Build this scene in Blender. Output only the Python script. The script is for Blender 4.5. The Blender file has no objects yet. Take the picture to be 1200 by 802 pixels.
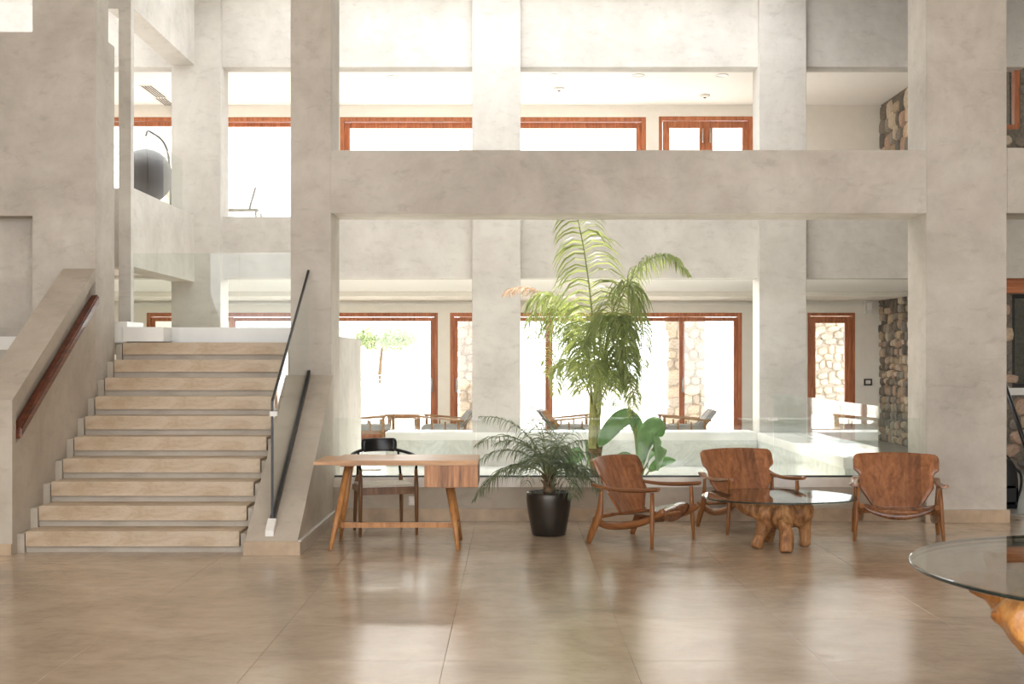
import bpy, bmesh, math, random
from mathutils import Vector, Matrix, noise

# ------------------------------------------------------------------ camera, sky, sun, exposure
scn = bpy.context.scene
COL = scn.collection
F = 1500.0; HZ = 422.0; EYE = 1.6          # focal length in px, horizon row, eye height (1200x802 frame)

cam_d = bpy.data.cameras.new('camera'); cam = bpy.data.objects.new('camera', cam_d); COL.objects.link(cam)
cam.location = (0, 0, EYE); cam.rotation_euler = (math.pi/2, 0, 0)
cam_d.sensor_width = 36; cam_d.lens = F/1200*36; cam_d.shift_y = (HZ-401)/1200; cam_d.clip_end = 300
scn.camera = cam

w = bpy.data.worlds.new('sky'); scn.world = w; w.use_nodes = True
bg = w.node_tree.nodes['Background']
bg.inputs[0].default_value = (0.945, 0.975, 1.0, 1); bg.inputs[1].default_value = 2.6

sd = bpy.data.lights.new('sun', 'SUN'); sd.energy = 5.0; sd.angle = math.radians(2.0); sd.color = (1, .93, .82)
sun = bpy.data.objects.new('sun', sd); COL.objects.link(sun)
_el, _az = math.radians(73), math.radians(25)   # high sun behind and to the left, entering by the skylight
sun_dir = Vector((math.sin(_az)*math.cos(_el), -math.cos(_az)*math.cos(_el), -math.sin(_el)))
sun.rotation_euler = sun_dir.to_track_quat('-Z', 'Y').to_euler()
sun.location = (-8, 45, 20)

def portal(x, y, z, sx, sz, face):          # sampling portal in a real opening (emits nothing itself)
    l = bpy.data.lights.new('daylight_portal', 'AREA'); l.shape = 'RECTANGLE'; l.size = sx; l.size_y = sz
    l.cycles.is_portal = True
    o = bpy.data.objects.new('daylight_portal', l); COL.objects.link(o); o.location = (x, y, z)
    o.rotation_euler = Vector(face).to_track_quat('-Z', 'Z' if abs(face[2]) < .5 else 'Y').to_euler()
portal(0.1, -6.3, 3.4, 17.6, 6.6, (0, 1, 0))
portal(-.9, 25.6, 1.3, 16, 2.6, (0, -1, 0))
portal(-.9, 25.6, 4.8, 16, 3.2, (0, -1, 0))
portal(0.0, 16.5, 7.9, 7.5, 2.1, (0, 0, -1))

vs = scn.view_settings
scn.display_settings.display_device = 'sRGB'
vs.view_transform = 'Standard'; vs.look = 'None'; vs.exposure = 1.12; vs.gamma = 1.0; vs.use_curve_mapping = False
scn.cycles.max_bounces = 10; scn.cycles.diffuse_bounces = 6; scn.cycles.glossy_bounces = 4
scn.cycles.transparent_max_bounces = 24; scn.cycles.sample_clamp_indirect = 8
scn.cycles.use_denoising = True
scn.cycles.caustics_reflective = False; scn.cycles.caustics_refractive = False

def W(px, py, d):                            # photograph pixel + distance -> world point
    return Vector(((px-600)*d/F, d, EYE-(py-HZ)*d/F))

# ------------------------------------------------------------------ materials
MATS = {}
def srgb(r, g, b):
    f = lambda c: (c/255/12.92) if c/255 <= .04045 else ((c/255+.055)/1.055)**2.4
    return (f(r), f(g), f(b), 1)

class NT:
    def __init__(s, name):
        s.m = bpy.data.materials.new(name); s.m.use_nodes = True; s.t = s.m.node_tree; s.n = s.t.nodes
        s.b = s.n['Principled BSDF']; MATS[name] = s.m
    def add(s, typ, **kw):
        n = s.n.new(typ)
        for k, v in kw.items(): setattr(n, k, v)
        return n
    def link(s, a, b): s.t.links.new(a, b)
    def coord(s, scale=(1, 1, 1), which='Object'):
        tc = s.add('ShaderNodeTexCoord'); mp = s.add('ShaderNodeMapping')
        mp.inputs['Scale'].default_value = scale
        s.link(tc.outputs[which], mp.inputs['Vector']); return mp.outputs[0]
    def noise(s, vec, scale, detail=4, rough=.55, dist=0):
        n = s.add('ShaderNodeTexNoise'); n.inputs['Scale'].default_value = scale
        n.inputs['Detail'].default_value = detail; n.inputs['Roughness'].default_value = rough
        n.inputs['Distortion'].default_value = dist
        if vec is not None: s.link(vec, n.inputs['Vector'])
        return n.outputs['Fac']
    def ramp(s, fac, stops):
        r = s.add('ShaderNodeValToRGB'); e = r.color_ramp.elements
        while len(e) < len(stops): e.new(.5)
        for i, (p, c) in enumerate(stops): e[i].position = p; e[i].color = c
        s.link(fac, r.inputs[0]); return r.outputs[0]
    def mix(s, a, b, fac, mode='MIX'):
        m = s.add('ShaderNodeMix', data_type='RGBA', blend_type=mode)
        for sock, v in ((m.inputs[6], a), (m.inputs[7], b), (m.inputs[0], fac)):
            if hasattr(v, 'is_output') or isinstance(v, bpy.types.NodeSocket): s.link(v, sock)
            else: sock.default_value = v
        return m.outputs[2]
    def base(s, c):
        if isinstance(c, bpy.types.NodeSocket): s.link(c, s.b.inputs['Base Color'])
        else: s.b.inputs['Base Color'].default_value = c
    def bump(s, h, strength=.2, dist=.01):
        b = s.add('ShaderNodeBump'); b.inputs['Strength'].default_value = strength; b.inputs['Distance'].default_value = dist
        s.link(h, b.inputs['Height']); s.link(b.outputs[0], s.b.inputs['Normal'])
    def set(s, **kw):
        for k, v in kw.items(): s.b.inputs[k.replace('_', ' ')].default_value = v
        return s
    def rnd(s):
        return s.add('ShaderNodeObjectInfo').outputs['Random']

def plaster(name, dark, mid, light, rough=.6, sc=1.0):
    t = NT(name); v = t.coord((1, 1, 1))
    a = t.noise(v, 1.0*sc, 9, .66, .25); b = t.noise(t.coord((1, 1, 2.2)), 5*sc, 7, .66, .5)
    c = t.ramp(a, [(.3, dark), (.5, mid), (.68, light)])
    c2 = t.ramp(b, [(.30, (.84, .83, .82, 1)), (.45, (1, 1, 1, 1)), (.75, (1.03, 1.03, 1.03, 1))])
    t.base(t.mix(c, c2, .8, 'MULTIPLY'))
    t.bump(b, .07, .02); t.set(Roughness=rough, Specular_IOR_Level=.35); return t.m
CONC = plaster('trowelled_plaster', srgb(172, 165, 155), srgb(194, 187, 177), srgb(211, 205, 196))
CONC_L = plaster('pale_plaster', srgb(186, 182, 175), srgb(205, 201, 195), srgb(218, 215, 209))
CONC_D = plaster('stair_plaster', srgb(164, 153, 139), srgb(184, 174, 160), srgb(200, 191, 178))
def plain(name, c, rough=.5, metal=0, spec=.5, var=.06, sc=6, bump=0):
    t = NT(name); v = t.coord()
    n = t.noise(v, sc, 4)
    lo = tuple(x*(1-var*2) for x in c[:3])+(1,); hi = tuple(min(1, x*(1+var)) for x in c[:3])+(1,)
    t.base(t.ramp(n, [(.35, lo), (.65, hi)])); t.set(Roughness=rough, Metallic=metal, Specular_IOR_Level=spec)
    if bump: t.bump(n, bump, .01)
    return t.m
WHITE = plain('cream_paint', srgb(249, 244, 236), .7, var=.01)
CEIL = plain('ceiling_paint', srgb(248, 245, 241), .8, var=.008)
BLACK = plain('black_metal', srgb(26, 25, 25), .35)
BLACKF = plain('black_leather', srgb(24, 24, 26), .3)
STEEL = plain('brushed_steel', srgb(190, 188, 184), .3, 1)
WPLAST = plain('white_plastic', srgb(236, 234, 230), .4)
DPLAST = plain('dark_plastic', srgb(60, 52, 46), .4)
CURB = plain('polished_stone_curb', srgb(232, 226, 218), .16, var=.08, sc=3)
BASEB = plain('beige_stone_base', srgb(186, 163, 136), .35, var=.10, sc=5)
POTM = plain('bronze_pot', srgb(66, 60, 54), .32, .55, var=.04)
PEBBLE = plain('grey_pebble', srgb(96, 90, 84), .6, var=.2)
SOIL = plain('soil', srgb(70, 58, 46), .95, var=.2, bump=.5, sc=30)
CUSH = plain('grey_cushion', srgb(176, 176, 174), .9, var=.08)
WOVEN = plain('woven_seat', srgb(214, 206, 192), .7, var=.08, sc=60, bump=.3)
TERR = plain('terrace_stone', srgb(214, 208, 202), .8, var=.08, sc=1)
RENDERW = plain('white_render', srgb(236, 232, 226), .8, var=.03)
DGREY = plain('slate', srgb(120, 118, 112), .3, var=.1, sc=2)

def wood(name, dark, mid, light, axis='Z', scale=1.0, rough=.4, planks=0, paxis='X', coat=0):
    t = NT(name)
    st = {'X': (.12, 1, 1), 'Y': (1, .12, 1), 'Z': (1, 1, .12)}[axis]
    v = t.coord(tuple(s*scale for s in st))
    a = t.noise(v, 22, 6, .6, .6); b = t.noise(v, 5, 3, .5, 1.2)
    c = t.ramp(a, [(.3, dark), (.52, mid), (.72, light)])
    c = t.mix(c, t.ramp(b, [(.3, (.72, .70, .68, 1)), (.6, (1, 1, 1, 1))]), .8, 'MULTIPLY')
    r = t.rnd(); c = t.mix(c, t.ramp(r, [(0, (.9, .9, .9, 1)), (1, (1.06, 1.05, 1.04, 1))]), 1.0, 'MULTIPLY')
    if planks:
        tc = t.add('ShaderNodeTexCoord'); sp = t.add('ShaderNodeSeparateXYZ'); t.link(tc.outputs['Object'], sp.inputs[0])
        m = t.add('ShaderNodeMath', operation='MULTIPLY'); m.inputs[1].default_value = planks; t.link(sp.outputs[paxis], m.inputs[0])
        ad = t.add('ShaderNodeMath', operation='ADD'); t.link(m.outputs[0], ad.inputs[0])
        m3 = t.add('ShaderNodeMath', operation='MULTIPLY'); m3.inputs[1].default_value = 17.0; t.link(r, m3.inputs[0])
        fl0 = t.add('ShaderNodeMath', operation='FLOOR'); t.link(m3.outputs[0], fl0.inputs[0]); t.link(fl0.outputs[0], ad.inputs[1])
        fl = t.add('ShaderNodeMath', operation='FLOOR'); t.link(ad.outputs[0], fl.inputs[0])
        wn = t.add('ShaderNodeTexWhiteNoise', noise_dimensions='1D'); t.link(fl.outputs[0], wn.inputs['W'])
        c = t.mix(c, t.ramp(wn.outputs['Value'], [(0, (.66, .62, .60, 1)), (.5, (.95, .93, .92, 1)), (1, (1.2, 1.15, 1.1, 1))]), 1.0, 'MULTIPLY')
    t.base(c); t.bump(a, .06, .004); t.set(Roughness=rough, Coat_Weight=coat, Coat_Roughness=.2); return t.m
FRAMEW = wood('window_timber', srgb(168, 98, 62), srgb(200, 124, 82), srgb(216, 146, 104), 'X', rough=.45)
FRAMEV = wood('window_timber_upright', srgb(168, 98, 62), srgb(200, 124, 82), srgb(216, 146, 104), 'Z', rough=.45)
RAILW = wood('handrail_timber', srgb(78, 38, 22), srgb(112, 60, 38), srgb(140, 82, 56), 'Y', rough=.3, coat=.3)
CHAIRB = wood('chair_plywood', srgb(118, 74, 46), srgb(158, 104, 68), srgb(180, 124, 84), 'Z', rough=.32, planks=9, coat=.15)
CHAIRS = wood('seat_plywood', srgb(84, 52, 32), srgb(124, 78, 48), srgb(146, 98, 62), 'Y', rough=.26, planks=9, coat=.3)
CHAIRL = wood('chair_leg_timber', srgb(116, 72, 38), srgb(160, 106, 60), srgb(184, 128, 78), 'Z', rough=.35)
CHAIRR = wood('chair_rail_timber', srgb(104, 64, 34), srgb(148, 96, 56), srgb(170, 114, 70), 'Y', rough=.3)
DESKT = wood('desk_top_timber', srgb(186, 136, 92), srgb(212, 164, 116), srgb(226, 182, 136), 'X', rough=.33)
DESKL = wood('desk_leg_timber', srgb(160, 106, 58), srgb(194, 138, 84), srgb(210, 156, 102), 'Z', rough=.35)
DESKD = wood('desk_drawer_timber', srgb(166, 112, 72), srgb(196, 142, 98), srgb(212, 162, 118), 'Z', scale=1.6, rough=.4, planks=45)
DCHAIR = wood('dark_chair_timber', srgb(96, 66, 42), srgb(134, 96, 64), srgb(156, 118, 82), 'Z', rough=.35)
LOUNGW = wood('lounge_timber', srgb(134, 96, 62), srgb(172, 132, 92), srgb(196, 158, 116), 'X', rough=.5)
ROOTW = NT('root_timber')
def _root(t):
    v = t.coord((1, 1, .35)); a = t.noise(v, 9, 8, .65, 1.5); b = t.noise(v, 34, 5, .6, .6)
    c = t.ramp(a, [(.28, srgb(78, 48, 26)), (.42, srgb(138, 92, 54)), (.55, srgb(178, 128, 82)), (.7, srgb(206, 158, 108))])
    t.base(t.mix(c, t.ramp(b, [(.35, (.68, .64, .6, 1)), (.6, (1, 1, 1, 1))]), .75, 'MULTIPLY'))
    t.bump(b, .5, .02); t.set(Roughness=.55)
_root(ROOTW); ROOTW = ROOTW.m
ROOTG = NT('golden_root_timber')
def _root2(t):
    v = t.coord((1, 1, .5)); a = t.noise(v, 6, 7, .62, 1.8); b = t.noise(v, 24, 5, .6, .6)
    c = t.ramp(a, [(.3, srgb(110, 62, 22)), (.45, srgb(180, 116, 56)), (.58, srgb(212, 152, 84)), (.72, srgb(228, 178, 116))])
    t.base(t.mix(c, t.ramp(b, [(.35, (.7, .62, .55, 1)), (.6, (1, 1, 1, 1))]), .6, 'MULTIPLY'))
    t.bump(b, .4, .02); t.set(Roughness=.35, Coat_Weight=.3, Coat_Roughness=.2)
_root2(ROOTG); ROOTG = ROOTG.m

def _floor():
    t = NT('polished_limestone'); tc = t.add('ShaderNodeNewGeometry')
    mp = t.add('ShaderNodeMapping'); t.link(tc.outputs['Position'], mp.inputs[0]); mp.inputs['Scale'].default_value = (1, 1.25, 1)
    v = mp.outputs[0]
    a = t.noise(v, 1.2, 6, .6, .7); b = t.noise(v, 7, 9, .72, .3)
    c = t.ramp(a, [(.3, srgb(160, 141, 121)), (.5, srgb(179, 160, 139)), (.7, srgb(193, 175, 154))])
    c = t.mix(c, t.ramp(b, [(.30, (.86, .85, .84, 1)), (.5, (1, 1, 1, 1)), (.78, (1.05, 1.05, 1.04, 1))]), .8, 'MULTIPLY')
    c = t.mix(c, t.ramp(t.rnd(), [(0, (.94, .94, .93, 1)), (1, (1.04, 1.04, 1.04, 1))]), 1, 'MULTIPLY')
    t.base(c)
    rr = t.add('ShaderNodeMapRange'); rr.inputs[1].default_value = .3; rr.inputs[2].default_value = .7
    rr.inputs[3].default_value = .15; rr.inputs[4].default_value = .27; t.link(b, rr.inputs[0]); t.link(rr.outputs[0], t.b.inputs['Roughness'])
    t.set(Specular_IOR_Level=.62); return t.m
FLOORM = _floor()
def _tread():
    t = NT('travertine_tread'); v = t.coord((1, 2, 2.5))
    a = t.noise(v, 2.2, 6, .6, 1.2); b = t.noise(v, 14, 6, .7, .8)
    c = t.ramp(a, [(.3, srgb(176, 153, 124)), (.5, srgb(196, 177, 153)), (.7, srgb(206, 190, 168))])
    c = t.mix(c, t.ramp(b, [(.34, (.8, .78, .74, 1)), (.5, (1, 1, 1, 1))]), .7, 'MULTIPLY')
    t.base(c); t.bump(b, .1, .01); t.set(Roughness=.5); return t.m
TREAD = _tread()
def _marble():
    t = NT('grey_green_marble'); v = t.coord((1, 1, 1)); a = t.noise(v, 1.6, 8, .62, 2.5)
    t.base(t.ramp(a, [(.3, srgb(196, 199, 193)), (.48, srgb(219, 221, 215)), (.52, srgb(204, 207, 201)), (.7, srgb(227, 228, 223))]))
    t.set(Roughness=.2); return t.m
MARBLE = _marble()
WMARB = plain('white_marble', srgb(232, 231, 226), .22, var=.03, sc=2)
def _stone(name, cols):
    t = NT(name); v = t.coord((1, 1, 1)); a = t.noise(v, 7, 6, .65)
    r = t.add('ShaderNodeValToRGB'); r.color_ramp.interpolation = 'CONSTANT'
    e = r.color_ramp.elements
    while len(e) < len(cols): e.new(.5)
    for i, c in enumerate(cols): e[i].position = i/len(cols); e[i].color = c
    t.link(t.rnd(), r.inputs[0])
    t.base(t.mix(r.outputs[0], t.ramp(a, [(.3, (.62, .6, .58, 1)), (.55, (1, 1, 1, 1)), (.75, (1.15, 1.12, 1.08, 1))]), .85, 'MULTIPLY'))
    t.bump(a, .6, .03); t.set(Roughness=.85); return t.m
STONE = _stone('rubble_stone', [srgb(182, 164, 140), srgb(142, 134, 124), srgb(202, 180, 154), srgb(116, 110, 104), srgb(192, 164, 144), srgb(166, 157, 145), srgb(212, 197, 176), srgb(132, 122, 110)])
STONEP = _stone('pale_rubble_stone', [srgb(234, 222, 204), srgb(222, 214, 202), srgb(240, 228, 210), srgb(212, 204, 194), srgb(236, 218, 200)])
MORTAR = plain('dark_mortar', srgb(128, 119, 108), .95, var=.15, bump=.4, sc=30)
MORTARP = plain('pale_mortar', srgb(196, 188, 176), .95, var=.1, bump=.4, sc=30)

def glassm(name, tint, ior=1.45, rough=0.0):
    t = NT(name); t.n.remove(t.b)
    tr = t.add('ShaderNodeBsdfTransparent'); tr.inputs[0].default_value = tint
    gl = t.add('ShaderNodeBsdfGlossy'); gl.inputs['Roughness'].default_value = rough; gl.inputs[0].default_value = (1, 1, 1, 1)
    lw = t.add('ShaderNodeLayerWeight'); lw.inputs['Blend'].default_value = .5    # Schlick: f0 + (1-f0) facing^5
    pw = t.add('ShaderNodeMath', operation='POWER'); pw.inputs[1].default_value = 5.0; t.link(lw.outputs['Facing'], pw.inputs[0])
    f0 = ((ior-1)/(ior+1))**2
    fr = t.add('ShaderNodeMath', operation='MULTIPLY_ADD'); fr.inputs[1].default_value = 1-f0; fr.inputs[2].default_value = f0; t.link(pw.outputs[0], fr.inputs[0])
    mx = t.add('ShaderNodeMixShader'); t.link(fr.outputs[0], mx.inputs[0]); t.link(tr.outputs[0], mx.inputs[1]); t.link(gl.outputs[0], mx.inputs[2])
    t.link(mx.outputs[0], t.n['Material Output'].inputs[0]); return t.m
GLASS = glassm('clear_glass', (.97, .985, .975, 1))
GLASSB = glassm('balustrade_glass', (.945, .965, .955, 1), 1.32)
GLASST = glassm('table_glass', (.74, .77, .75, 1), 1.5)

def leafm(name, dark, light, trans):
    t = NT(name); t.n.remove(t.b); v = t.coord(); a = t.noise(v, 9, 3)
    c = t.ramp(a, [(.3, dark), (.7, light)])
    d = t.add('ShaderNodeBsdfPrincipled'); d.inputs['Roughness'].default_value = .4; t.link(c, d.inputs['Base Color'])
    tl = t.add('ShaderNodeBsdfTranslucent'); tl.inputs[0].default_value = trans
    mx = t.add('ShaderNodeMixShader'); mx.inputs[0].default_value = .36
    t.link(d.outputs[0], mx.inputs[1]); t.link(tl.outputs[0], mx.inputs[2]); t.link(mx.outputs[0], t.n['Material Output'].inputs[0]); return t.m
LEAF = leafm('palm_leaflet', srgb(96, 112, 76), srgb(158, 166, 122), srgb(192, 206, 116))
LEAFD = leafm('date_palm_leaflet', srgb(78, 92, 74), srgb(128, 140, 114), srgb(140, 158, 116))
LEAFB = leafm('broad_leaf', srgb(104, 136, 100), srgb(146, 174, 130), srgb(170, 205, 140))
LEAFX = leafm('dry_leaflet', srgb(160, 128, 100), srgb(196, 166, 140), srgb(200, 170, 140))
OLIVE = leafm('olive_leaf', srgb(120, 132, 96), srgb(150, 160, 122), srgb(160, 172, 120))
STEMG = plain('palm_stem', srgb(128, 134, 84), .5, var=.15, sc=10)
TRUNK = plain('palm_trunk', srgb(112, 92, 68), .9, var=.3, sc=25, bump=.8)
TRUNKG = plain('palm_sheath', srgb(140, 140, 84), .7, var=.2, sc=12, bump=.3)

# ------------------------------------------------------------------ mesh helpers
class MB:
    def __init__(s): s.v = []; s.f = []; s.sm = []
    def add(s, vs, fs, smooth=False):
        o = len(s.v); s.v += [tuple(p) for p in vs]
        for f in fs: s.f.append(tuple(i+o for i in f)); s.sm.append(smooth)
        return s
    def box(s, x0, x1, y0, y1, z0, z1):
        return s.add([(x0, y0, z0), (x1, y0, z0), (x1, y1, z0), (x0, y1, z0), (x0, y0, z1), (x1, y0, z1), (x1, y1, z1), (x0, y1, z1)],
                     [(0, 3, 2, 1), (4, 5, 6, 7), (0, 1, 5, 4), (1, 2, 6, 5), (2, 3, 7, 6), (3, 0, 4, 7)])
    def prism_x(s, poly, x0, x1):            # poly of (y, z), extruded along x
        n = len(poly)
        a = sum(poly[i][0]*poly[(i+1) % n][1]-poly[(i+1) % n][0]*poly[i][1] for i in range(n))
        if a < 0: poly = poly[::-1]
        vs = [(x0, y, z) for y, z in poly]+[(x1, y, z) for y, z in poly]
        fs = [tuple(range(n))[::-1], tuple(range(n, 2*n))]+[(i, (i+1) % n, n+(i+1) % n, n+i) for i in range(n)]
        return s.add(vs, fs)
    def tube(s, pts, rad, seg=10, cap=True, flat=1.0, up=None):
        pts = [Vector(p) for p in pts]; n = len(pts)
        if not hasattr(rad, '__len__'): rad = [rad]*n
        vs = []; prev = None
        for i, p in enumerate(pts):
            t = (pts[min(i+1, n-1)]-pts[max(i-1, 0)]).normalized()
            ref = Vector(up) if up else (prev if prev is not None else (Vector((0, 0, 1)) if abs(t.z) < .9 else Vector((0, 1, 0))))
            a = (ref-t*ref.dot(t)).normalized(); b = t.cross(a); prev = a
            for k in range(seg):
                an = 2*math.pi*k/seg
                vs.append(p+(a*math.cos(an)*flat+b*math.sin(an))*rad[i])
        fs = [(i*seg+k, i*seg+(k+1) % seg, (i+1)*seg+(k+1) % seg, (i+1)*seg+k) for i in range(n-1) for k in range(seg)]
        s.add(vs, fs, True)
        if cap:
            o = len(s.v)-len(vs)
            s.f.append(tuple(o+k for k in range(seg))[::-1]); s.sm.append(False)
            s.f.append(tuple(o+(n-1)*seg+k for k in range(seg))); s.sm.append(False)
        return s
    def lathe(s, prof, seg=32, c=(0, 0, 0)):
        vs = [(c[0]+r*math.cos(2*math.pi*k/seg), c[1]+r*math.sin(2*math.pi*k/seg), c[2]+z) for r, z in prof for k in range(seg)]
        fs = [(i*seg+k, i*seg+(k+1) % seg, (i+1)*seg+(k+1) % seg, (i+1)*seg+k) for i in range(len(prof)-1) for k in range(seg)]
        return s.add(vs, fs, True)
    def shell(s, grid, th):                   # grid[i][j] points, thickened along normals
        ni, nj = len(grid), len(grid[0]); g = [[Vector(p) for p in r] for r in grid]
        top = []; bot = []
        for i in range(ni):
            for j in range(nj):
                du = g[min(i+1, ni-1)][j]-g[max(i-1, 0)][j]; dv = g[i][min(j+1, nj-1)]-g[i][max(j-1, 0)]
                nn = du.cross(dv); nn = nn.normalized() if nn.length > 1e-9 else Vector((0, 0, 1))
                top.append(g[i][j]+nn*th/2); bot.append(g[i][j]-nn*th/2)
        N = ni*nj; fs = []; ed = []
        for i in range(ni-1):
            for j in range(nj-1):
                a, b, c, d = i*nj+j, (i+1)*nj+j, (i+1)*nj+j+1, i*nj+j+1
                fs.append((a, b, c, d)); fs.append((N+d, N+c, N+b, N+a))
        per = [i*nj for i in range(ni)]+[(ni-1)*nj+j for j in range(1, nj)]+[i*nj+nj-1 for i in range(ni-2, -1, -1)]+[j for j in range(nj-2, 0, -1)]
        for k in range(len(per)):
            a, b = per[k], per[(k+1) % len(per)]; ed.append((b, a, N+a, N+b))
        s.add(top+bot, fs, True); o = len(s.v)-2*N
        for f in ed: s.f.append(tuple(i+o for i in f)); s.sm.append(False)
        return s
    def mesh(s, name):
        me = bpy.data.meshes.new(name); me.from_pydata(s.v, [], s.f)
        me.polygons.foreach_set('use_smooth', s.sm); me.update(); return me
    def build(s, name, mat, parent=None, bevel=0, loc=None):
        """link as one mesh object; vertices are given in the parent's frame, origin moved to loc or the base centre"""
        if loc is None:
            xs = [p[0] for p in s.v]; ys = [p[1] for p in s.v]; zs = [p[2] for p in s.v]
            loc = ((min(xs)+max(xs))/2, (min(ys)+max(ys))/2, min(zs))
        s.v = [(x-loc[0], y-loc[1], z-loc[2]) for x, y, z in s.v]
        o = bpy.data.objects.new(name, s.mesh(name)); COL.objects.link(o); o.location = loc
        o.data.materials.append(mat)
        if bevel:
            bm = bmesh.new(); bm.from_mesh(o.data)
            es = [e for e in bm.edges if len(e.link_faces) == 2 and e.calc_face_angle(0) > .6]
            bmesh.ops.bevel(bm, geom=es, offset=bevel, segments=2, affect='EDGES', clamp_overlap=True)
            bm.to_mesh(o.data); bm.free()
        if parent: o.parent = parent
        return o

def tag(o, label=None, cat=None, group=None, kind=None):
    for k, v in (('label', label), ('category', cat), ('group', group), ('kind', kind)):
        if v: o[k] = v
    return o
def empty(name, loc, rz=0, **kw):
    o = bpy.data.objects.new(name, None); COL.objects.link(o); o.location = loc; o.rotation_euler = (0, 0, rz); o.empty_display_size = .1
    return tag(o, **kw)
def copy_tree(o, parent=None):
    c = o.copy(); COL.objects.link(c); c.parent = parent
    for ch in [x for x in list(COL.objects) if x.parent == o]: copy_tree(ch, c)
    return c
def struct(name, mb, mat, label, cat, parent=None, bevel=0, loc=None):
    return tag(mb.build(name, mat, parent, bevel, loc), label, cat, kind='structure')
def cells(mb, x0, x1, z0, z1, y0, y1, holes):  # a wall in the xz plane with rectangular holes
    xs = sorted({x0, x1, *[h[0] for h in holes], *[h[1] for h in holes]}); xs = [x for x in xs if x0 <= x <= x1]
    for a, b in zip(xs, xs[1:]):
        m = (a+b)/2; hs = sorted((h[2], h[3]) for h in holes if h[0] < m < h[1]); z = z0
        for h0, h1 in hs:
            if h0 > z+1e-4: mb.box(a, b, y0, y1, z, h0)
            z = max(z, h1)
        if z < z1-1e-4: mb.box(a, b, y0, y1, z, z1)
    return mb

# ------------------------------------------------------------------ setting
A0, A1 = 12.6, 13.2       # front frame (columns and beam)
B0, B1 = 18.0, 18.5       # second frame
C0, C1 = 25.2, 25.45      # window wall
ROOF = 7.0

# lobby floor: bed with stone tiles as pieces
fb = MB(); fb.box(-9, 9.6, -7, 25.45, -.3, -.008)
floor = struct('floor', fb, FLOORM, 'polished beige limestone tile floor of the lobby', 'floor')
def tile_mesh(wx, wy):
    m = MB(); g = .0006; m.box(-wx/2+g, wx/2-g, -wy/2+g, wy/2-g, -.008, 0); me = m.mesh('tile')
    bm = bmesh.new(); bm.from_mesh(me)
    bmesh.ops.bevel(bm, geom=[e for e in bm.edges if all(v.co.z > -.001 for v in e.verts)], offset=.0012, segments=1, affect='EDGES')
    bm.to_mesh(me); bm.free(); me.materials.append(FLOORM); return me
tme = tile_mesh(1.0, 1.1)
fl_inv = Vector(floor.location)
def put_tile(x, y):
    o = bpy.data.objects.new('floor_tile', tme); COL.objects.link(o); o.parent = floor; o.location = Vector((x, y, 0))-fl_inv
for iy in range(-1, 9):
    for ix in range(-8, 10):
        x, y = -.36+ix+.5, 3.5+iy*1.1+.55
        if abs(x)-1.5 < y*.42 or iy < 2: put_tile(x, y)
out = MB(); out.box(-40, 40, -30, -7.02, -.3, -.02)
struct('ground', out, TERR, 'pale paving in front of the lobby', 'ground')

# front frame
def column(x0, x1, y0, y1, z0, z1, label, mat=CONC):
    return struct('column', MB().box(x0, x1, y0, y1, z0, z1), mat, label, 'column', bevel=.006)
column(-2.18, -1.78, A0, A1, 0, ROOF, 'slim plaster column rising beside the stair, left end of the long beam')
column(4.08, 4.87, A0, A1, 0, ROOF, 'broad plaster column behind the right armchair')
struct('beam', MB().box(-1.78, 4.08, A0, A1, 3.045, 3.667), CONC, 'long plaster beam spanning above the tall palm', 'beam', bevel=.006)
struct('beam', MB().box(4.87, 9.2, A0, A1, 3.045, 3.69), CONC, 'short plaster beam running off right of the broad column', 'beam', bevel=.006)
wl = MB(); cells(wl, -9, -4.1, 0, 4.83, A0, A1, [(-9, -4.72, 1.83, 3.02)]); cells(wl, -4.72, -4.1, 4.83, ROOF, A0, A0+.4, [])
wl.box(-9, -4.72, A0+.24, A1, 1.83, 3.02)
wall_left = struct('wall_left', wl, CONC, 'large plaster wall left of the stair with recessed niche', 'wall')
struct('trim_1', MB().box(-6.4, -4.735, A0-.03, A0+.1, 1.70, 1.83), WMARB, 'white ledge under the wall niche behind the left parapet', 'trim')

# ledge wall with curb and baseboards under the glass
struct('wall_ledge', MB().box(-1.78, 4.08, 12.72, 12.98, 0, .335), CONC_D, 'low plaster wall under the glass balustrade', 'wall')
struct('trim_2', MB().box(-1.78, 4.08, 12.70, 12.98, .336, .43), CURB, 'polished stone curb along the foot of the glass balustrade', 'trim', bevel=.004)
struct('baseboard_front', MB().box(-1.72, 4.08, 12.695, 12.719, 0, .125), BASEB, 'beige stone baseboard under the glass balustrade', 'baseboard', bevel=.003)
struct('baseboard_right', MB().box(4.06, 4.89, 12.565, 12.598, 0, .125), BASEB, 'beige stone baseboard at the foot of the broad right column', 'baseboard', bevel=.003)

# second frame
column(-4.79, -4.1, B0, B1, 0, ROOF, 'plaster column behind the top of the stair', CONC_L)
column(-.56, .12, B0, B1, 0, ROOF, 'plaster column behind the glass, left of the tall palm', CONC_L)
column(3.48, 4.14, B0, B1, 0, ROOF, 'plaster column behind the glass, above the middle armchair', CONC_L)
for x0, x1, nm in ((-9, -4.79, 'far left'), (-4.1, -.56, 'left'), (.12, 3.48, 'middle'), (4.14, 7.27, 'right')):
    struct('wall_spandrel', MB().box(x0, x1, B0+.12, B1-.05, 2.76, 3.63), CONC_L, f'plaster parapet of the upper floor in the {nm} bay', 'wall')
    struct('wall_header', MB().box(x0, x1, B0+.12, B1-.05, 5.75, ROOF), CONC_L, f'plaster panel above the upper floor opening in the {nm} bay', 'wall')
struct('wall_low', MB().box(-1.78, 3.46, B0+.04, B0+.6, 0, .47), MARBLE, 'low marble wall behind the palms', 'wall')
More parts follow.
